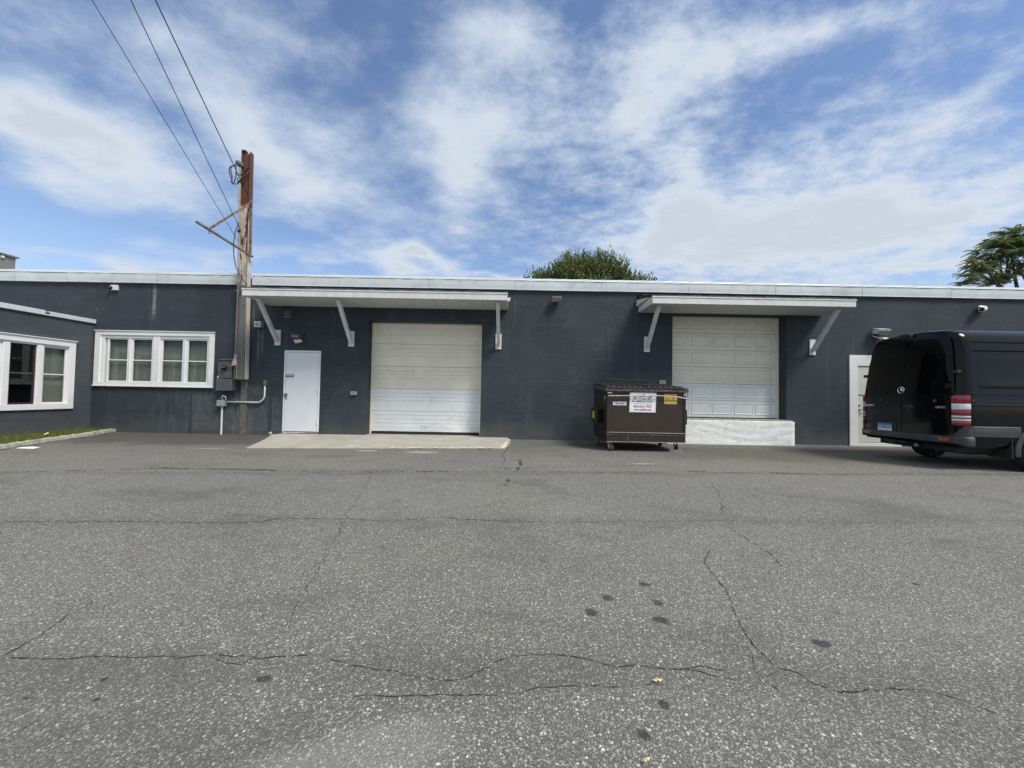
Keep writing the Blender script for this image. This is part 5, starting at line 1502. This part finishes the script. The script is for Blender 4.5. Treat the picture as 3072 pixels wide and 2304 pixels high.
for sgn in (-1, 1):
    tl = wrap(sgn, .795, 1.325, .0, M_BLACK, 'tail_lamp', van, thick=.010)
    wrap(sgn, 1.185, 1.322, .004, M_RLENS, 'lens', tl)
    wrap(sgn, 1.070, 1.182, .004, M_CLENS, 'lens', tl)
    wrap(sgn, 1.082, 1.170, .012, M_SIGNW, 'reflector', tl, 2, 6, .008)
    wrap(sgn, .972, 1.067, .004, M_RLENS, 'lens', tl)
    wrap(sgn, .930, .970, .004, M_CLENS, 'lens', tl)
    wrap(sgn, .915, .929, .004, M_RLENS, 'lens', tl)
    wrap(sgn, .872, .914, .004, M_CLENS, 'lens', tl)
    wrap(sgn, .798, .870, .004, M_RLENS, 'lens', tl)
# bumper in grey plastic, stepped up at the corners
bc = [(7.985, -.992), (7.945, -.992), (7.905, -.985), (7.862, -.955), (7.828, -.90), (7.800, -.82), (7.768, -.70), (7.735, -.45), (7.72, 0), (7.735, .45), (7.768, .70), (7.800, .82), (7.828, .90), (7.862, .955), (7.905, .985), (7.945, .992), (7.985, .992)]
rows = []
for i, (x, y) in enumerate(bc):
    t = abs(y)
    top = .790 if t > .94 else (.700 if t > .89 else (.615 if t > .80 else .600))
    bot = .435 if t > .9 else .470
    nx_, ny_ = (-.35, math.copysign(.9, y)) if t > .9 else (-1.0, 0.25 * y)
    if x > 7.94: nx_ = 0
    o1 = .022
    rows.append([(x + .02, VC + y - math.copysign(.02, y) * (t > .5), bot), (x + nx_ * o1, VC + y + ny_ * o1, bot + .01), (x + nx_ * (o1 + .008), VC + y + ny_ * (o1 + .008), (bot + .59) / 2), (x + nx_ * o1, VC + y + ny_ * o1, min(top, .60) - .012), (x + nx_ * o1 * .3, VC + y + ny_ * o1 * .4, min(top, .60)), (x + nx_ * .012, VC + y + ny_ * .012, top - .002), (x + .03, VC + y - math.copysign(.03, y) * (t > .5), top)])
bp = part('bumper', MB().grid(rows), M_VTRIM, van, fix=True)
smooth_by_angle(bp, 40)
for sgn in (-1, 1):
    part('reflector', MB().prism([(VC + sgn * .62, .505), (VC + sgn * .82, .505), (VC + sgn * .84, .565), (VC + sgn * .60, .565)], 'x', X0V - .045 + .02, X0V + .02), M_RLENS, bp, bevel=.004)
    # side cladding, arch flares and body creases
    ys = VC + sgn * .985
    for (xa, xb) in ((7.992, 8.80), (9.64, 12.44), (13.30, 13.55)):
        part('side_trim', MB().prism([(ys - sgn * .012, .604), (ys + sgn * .012, .608), (ys + sgn * .018, .70), (ys + sgn * .012, .775), (ys - sgn * .0, .792)], 'x', xa, xb), M_VTRIM, van, bevel=.003)
    for wx in WHX:
        fl_rows = []
        for i in range(25):
            a = rad(-8) + rad(196) * i / 24
            ca, sa = math.cos(a), math.sin(a)
            fl_rows.append([(wx + .432 * ca, ys - sgn * .05, .345 + .432 * sa), (wx + .432 * ca, ys + sgn * .016, .345 + .432 * sa), (wx + .47 * ca, ys + sgn * .020, .345 + .47 * sa), (wx + .51 * ca, ys + sgn * .004, .345 + .51 * sa), (wx + .515 * ca, ys - sgn * .02, .345 + .515 * sa)])
        o = part('arch_flare', MB().grid(fl_rows), M_VTRIM, van, fix=True); smooth_by_angle(o, 50)
    def side_strip(xa, xb, z, h, off, mt, name, n=14):
        rows_ = []
        for i in range(n + 1):
            x = xa + (xb - xa) * i / n
            rows_.append([(x, VC + sgn * (half_w(z - h) + 0), z - h), (x, VC + sgn * (half_w(z) + off), z), (x, VC + sgn * (half_w(z + h) + 0), z + h)])
        o = part(name, MB().grid(rows_), mt, van, fix=False)
        return o
    side_strip(8.12, 12.0, 2.27, .010, .006, M_GROOVE, 'roof_groove')
    side_strip(8.10, 12.0, 2.115, .011, .007, M_GROOVE, 'roof_groove')
    side_strip(7.98, 12.6, 1.345, .013, .016, M_VAN, 'belt_crease')
    side_strip(7.96, 12.6, 1.155, .020, .012, M_VAN, 'body_crease')
    # long pressed panel in the upper side
    rows_ = []
    for i in range(31):
        x = 8.07 + 3.66 * i / 30
        row = []
        for k in range(13):
            z = 1.43 + .62 * k / 12
            xx = x
            e_ = min(1, (x - 8.07) / .10, (11.73 - x) / .10)
            if i == 0: e_ = 0
            if e_ < 1:
                mid_ = 1.74
                zc_ = z
                z = mid_ + (z - mid_) * (1 - .10 * (1 - e_) ** 2)
            row.append((xx, VC + sgn * (half_w(z) + (.010 if 0 < i < 30 and 0 < k < 12 else -.004)), z))
        rows_.append(row)
    o = part('side_panel', MB().grid(rows_), M_VAN, van, fix=True); smooth_by_angle(o, 60)
    part('side_marker', MB().lathe([(.020, 0), (.018, .008), (.010, .010)], (7.99, VC + sgn * .986, 1.235), (0, sgn, 0), 14), M_VTRIM, van)
    part('mirror', MB().box(12.55, 12.75, VC + sgn * 1.02, VC + sgn * 1.22, 1.50, 1.86), M_BLACK, van, bevel=.03)
    part('front_window', MB().prism([(11.55, 1.40), (12.70, 1.40), (12.35, 2.02), (11.55, 2.02)], 'y', VC + sgn * .930, VC + sgn * .962), M_VGLASS, van, bevel=.006)
    part('mud_flap', MB().box(8.66, 8.68, VC + sgn * .64, VC + sgn * .98, .235, .60), M_BLACK, van, bevel=.004)
    part('headlamp', MB().box(13.62, 13.86, VC + sgn * .62, VC + sgn * .84, .82, 1.06), M_CLENS, van, bevel=.03)
part('windscreen', MB().add([(12.42, VC - .74, 2.36), (12.42, VC + .74, 2.36), (13.16, VC + .86, 1.50), (13.16, VC - .86, 1.50), (12.30, VC - .74, 2.30), (12.30, VC + .74, 2.30), (13.04, VC + .86, 1.42), (13.04, VC - .86, 1.42)],
     [(0, 1, 2, 3), (4, 5, 6, 7), (0, 1, 5, 4), (1, 2, 6, 5), (2, 3, 7, 6), (3, 0, 4, 7)]), M_VGLASS, van)
part('grille', MB().box(13.86, 13.95, VC - .5, VC + .5, .62, .92), M_BLACK, van, bevel=.03)
part('front_bumper', MB().box(13.55, 13.96, VC - .90, VC + .90, .34, .60), M_VTRIM, van, bevel=.06, seg=3)
for wx in WHX:
    for sgn in (-1, 1):
        yc = VC + sgn * .855
        t_ = [(.20, -.115), (.30, -.118), (.335, -.10), (.346, -.06), (.347, .06), (.335, .10), (.30, .118), (.20, .115)]
        wh = part('wheel', MB().lathe(t_, (wx, yc, .347), (0, 1, 0), 40), M_TYRE, van); smooth_by_angle(wh, 40)
        part('rim', MB().lathe([(.202, .0), (.205, sgn * .112), (.19, sgn * .10), (.15, sgn * .06), (.09, sgn * .07), (.085, sgn * .10), (.03, sgn * .11)], (wx, yc, .347), (0, 1, 0), 32), M_RIMV, wh, fix=True)
        for k in range(5):
            a = k * 1.2566
            part('wheel_nut', MB().lathe([(.014, 0), (.014, sgn * .018)], (wx + .06 * math.cos(a), yc + sgn * .095, .347 + .06 * math.sin(a)), (0, 1, 0), 6), M_RIMV, wh)

# ================================================================== TREES
M_BARK = mat('bark', (.07, .058, .047), .9, var=.3, vscale=10, bump=.8, bscale=20)
M_LEAF1 = leaf_mat('dark tree leaf', (.052, .082, .022), (.15, .185, .058))
M_LEAF2 = leaf_mat('compound tree leaf', (.070, .105, .042), (.19, .235, .095))
rt_ = random.Random(21)
def limb(mb, p, q, r0, r1, bend=.15, n=5):
    p, q = Vector(p), Vector(q)
    off = Vector((rt_.uniform(-1, 1), rt_.uniform(-1, 1), rt_.uniform(-.3, .3))) * bend * (q - p).length
    pts = [p.lerp(q, i / n) + off * math.sin(math.pi * i / n) for i in range(n + 1)]
    mb.tube(pts, [r0 + (r1 - r0) * i / n for i in range(n + 1)], 7, cap=False)
    return pts
# broad tree behind the middle of the roof: upright leafy shoots over domed masses
tx, ty = 6.4, 31.0
tree = thing('broad_tree', (tx, ty, 0), 'dark green domed tree with upright shoots behind the middle of the roof', 'tree')
tk = MB()
limb(tk, (tx, ty, 0), (tx + .1, ty, 4.2), .38, .28, .03)
lobes = [(3.6, 0.2, 9.9, 1.5, 1.5), (4.3, -.6, 10.4, 1.35, 1.5), (5.2, .3, 10.75, 1.5, 1.65), (6.2, .8, 10.3, 1.6, 1.5), (7.1, -.2, 10.85, 1.35, 1.75), (8.1, .2, 10.5, 1.4, 1.55), (8.9, .5, 10.1, 1.1, 1.3), (9.9, .2, 9.6, 1.05, 1.45), (10.7, .3, 9.5, .8, 1.1), (11.2, .2, 9.5, .45, .8), (9.4, .3, 10.0, .9, 1.2),
         (2.3, .4, 9.7, 1.0, 1.25), (1.5, .2, 9.6, .7, 1.0), (6.4, .5, 8.6, 3.4, 2.2), (4.0, 1.0, 8.2, 2.4, 2.0), (8.8, 1.0, 8.2, 2.3, 2.0), (6.4, 0, 6.4, 3.6, 2.0)]
lobes = [(x, y, z + rt_.uniform(-.25, .35) * (z > 9), a * (.80 if z > 9 else 1), b_) for x, y, z, a, b_ in lobes]
for lx, ly, lz_, a_, b_ in lobes:
    limb(tk, (tx + rt_.uniform(-.2, .2), ty, 4.1), (lx, ty + ly, lz_ - .2), .15, .03, .10, 6)
part('trunk', tk, M_BARK, tree, smooth=True, fix=False)
lf = MB()
def leaf(mb, p, d, L, W):
    d = d.normalized()
    s = d.cross(Vector((rt_.uniform(-1, 1), rt_.uniform(-1, 1), rt_.uniform(-1, 1)))).normalized() * W
    m_ = p + d * L * .5
    mb.add([p, m_ + s, p + d * L, m_ - s], [(0, 1, 2, 3)])
for (lx, ly, lz_, a_, b_) in lobes:
    big = lz_ > 9.0
    ns = int((150 if big else 90) * a_ * a_ / 1.6)
    for i in range(ns):
        th = rt_.uniform(0, 6.283); ph = math.acos(rt_.uniform(-.25, 1)); rr = rt_.uniform(.55, 1.0) ** .5
        q = Vector((lx + a_ * rr * math.sin(ph) * math.cos(th), ty + ly + a_ * rr * math.sin(ph) * math.sin(th), lz_ + b_ * .72 * rr * math.cos(ph)))
        L = rt_.uniform(.55, 1.25) * (1.15 if big else 1)
        dirn = Vector((rt_.gauss(0, .22) + math.sin(ph) * math.cos(th) * .35, rt_.gauss(0, .22), 1)).normalized()
        for k in range(15):
            t = k / 14
            p = q + dirn * L * t
            a = rt_.uniform(0, 6.283)
            out = Vector((math.cos(a), math.sin(a), rt_.uniform(.7, 2.2)))
            leaf(lf, p, out, rt_.uniform(.16, .26) * (1.15 - .55 * t), rt_.uniform(.045, .075))
part('crown', lf, M_LEAF1, tree, fix=False)

# tree of heaven at the right edge: long drooping compound leaves
hx, hy = 30.6, 22.6
tree2 = thing('feathery_tree', (hx, hy, 0), 'feathery tree with long compound leaves behind the roof at right edge', 'tree')
tk = MB()
limb(tk, (hx, hy, 0), (hx - .2, hy, 6.2), .22, .17, .03)
ends = []
forks = [((hx - .2, hy, 6.2), (29.5, hy - .4, 8.9)), ((hx - .2, hy, 6.2), (28.3, hy - .2, 8.3)), ((hx - .2, hy, 6.2), (30.2, hy + .5, 10.2)), ((hx - .2, hy, 6.0), (31.6, hy, 9.8)), ((hx - .2, hy, 5.8), (32.6, hy + .4, 8.6)), ((hx - .2, hy, 6.1), (29.2, hy + 1.0, 9.6)), ((hx - .2, hy, 6.1), (30.6, hy - 1.0, 9.2))]
for p, q in forks:
    pts = limb(tk, p, q, .12, .05, .08, 6)
    base_ = Vector(q)
    for k in range(5):
        e = base_ + Vector((rt_.uniform(-1.15, .9), rt_.uniform(-.9, .9), rt_.uniform(.0, 1.45)))
        limb(tk, base_, e, .045, .015, .12, 4); ends.append(e)
    ends.append(base_)
for e in ((26.5, hy - .2, 8.2), (27.2, hy - .3, 8.5), (28.0, hy, 9.6), (28.3, hy - .2, 10.3), (29.0, hy, 10.9), (29.6, hy, 11.1), (27.6, hy + .3, 8.9), (29.3, hy - .4, 10.2), (28.6, hy + .2, 9.2), (30.4, hy, 11.3), (31.0, hy, 11.0), (27.0, hy, 8.0), (27.8, hy - .2, 8.1), (28.6, hy + .3, 8.0), (29.3, hy - .2, 8.3), (28.1, hy, 8.8), (29.0, hy + .2, 9.4), (29.8, hy - .3, 9.5), (29.7, hy, 10.3), (29.9, hy, 8.6), (26.4, hy, 7.8), (28.9, hy, 10.1)):
    limb(tk, (29.2, hy, 8.4), e, .05, .012, .08, 5); ends.append(Vector(e))
part('trunk', tk, M_BARK, tree2, smooth=True, fix=False)
lf = MB()
ends = [Vector((q.x + .25, q.y, q.z + .45)) for q in ends]
for e in ends:
    for k in range(13 if e.x < 29.6 else 18):
        a = rt_.uniform(0, 6.283)
        d = Vector((math.cos(a), math.sin(a) * .8, rt_.uniform(-.35, .9))).normalized()
        if rt_.random() < .45 and e.x < 30: d.x = -abs(d.x)
        L = rt_.uniform(.55, .95)
        nlf = 11
        sd = d.cross(Vector((0, 0, 1))).normalized()
        prev = None
        for j in range(nlf):
            t = (j + 1) / nlf
            p = e + d * L * t + Vector((0, 0, -.45 * L * t * t))
            for s_ in (-1, 1):
                o_ = (sd * s_ + d * .45 + Vector((0, 0, -.55))).normalized()
                ll = .20 * (1 - .45 * t) * rt_.uniform(.8, 1.15)
                ws_ = d * .034
                m_ = p + o_ * ll * .5
                lf.add([p, m_ + ws_, p + o_ * ll, m_ - ws_], [(0, 1, 2, 3)])
            if prev is not None:
                lf.add([prev, p, p + Vector((0, 0, .012)), prev + Vector((0, 0, .012))], [(0, 1, 2, 3)])
            prev = p
part('crown', lf, M_LEAF2, tree2, fix=False)

# ================================================================== LITTER ON THE LOT
tag(link('paper_scrap', MB().add([(-9.40, 7.33, .004), (-9.02, 7.30, .006), (-8.97, 7.37, .020), (-9.18, 7.42, .028), (-9.36, 7.39, .016)], [(0, 1, 2, 3, 4)]).mesh('paper_scrap'), mat('white paper', (.78, .80, .80), .8, var=.03)), 'white paper scrap on the asphalt beside the kerb', 'paper')
tag(link('paper_scrap', MB().add([(-10.42, 8.60, .11), (-10.34, 8.57, .115), (-10.31, 8.62, .15), (-10.38, 8.65, .16)], [(0, 1, 2, 3)]).mesh('paper_scrap'), mat('cream paper', (.62, .60, .46), .8, var=.05)), 'small crumpled cream scrap lying in the grass strip', 'paper')
M_DRY = mat('dry leaf', (.50, .46, .27), .8, var=.2, vscale=60)
def dry_leaf(x, y, s, a, label):
    pts = []
    for k in range(9):
        t = k / 9 * 6.283
        r = s * (.5 + .28 * math.cos(t * 2) + .12 * math.cos(t * 5))
        pts.append((x + r * math.cos(t + a), y + r * .7 * math.sin(t + a), .006 + .010 * math.sin(t * 2 + 1) ** 2))
    pts.append((x, y, .018))
    tag(link('dry_leaf', MB().add(pts, [(9, k, (k + 1) % 9) for k in range(9)]).mesh('dry_leaf', fix=False), M_DRY), label, 'leaf')
dry_leaf(.458, 1.285, .024, .6, 'pale dry leaf on the asphalt near the bottom edge')
dry_leaf(.628, 1.640, .030, .1, 'small yellowish dry leaf beside a long crack in the asphalt')
tag(link('stone_chunk', MB().lathe([(.02, -.03), (.05, -.01), (.045, .03), (.015, .055)], (-6.34, 10.16, .045), (.2, .1, 1), 7).mesh('stone_chunk'), M_KERB), 'small broken stone against the wall left of the entry door', 'stone')
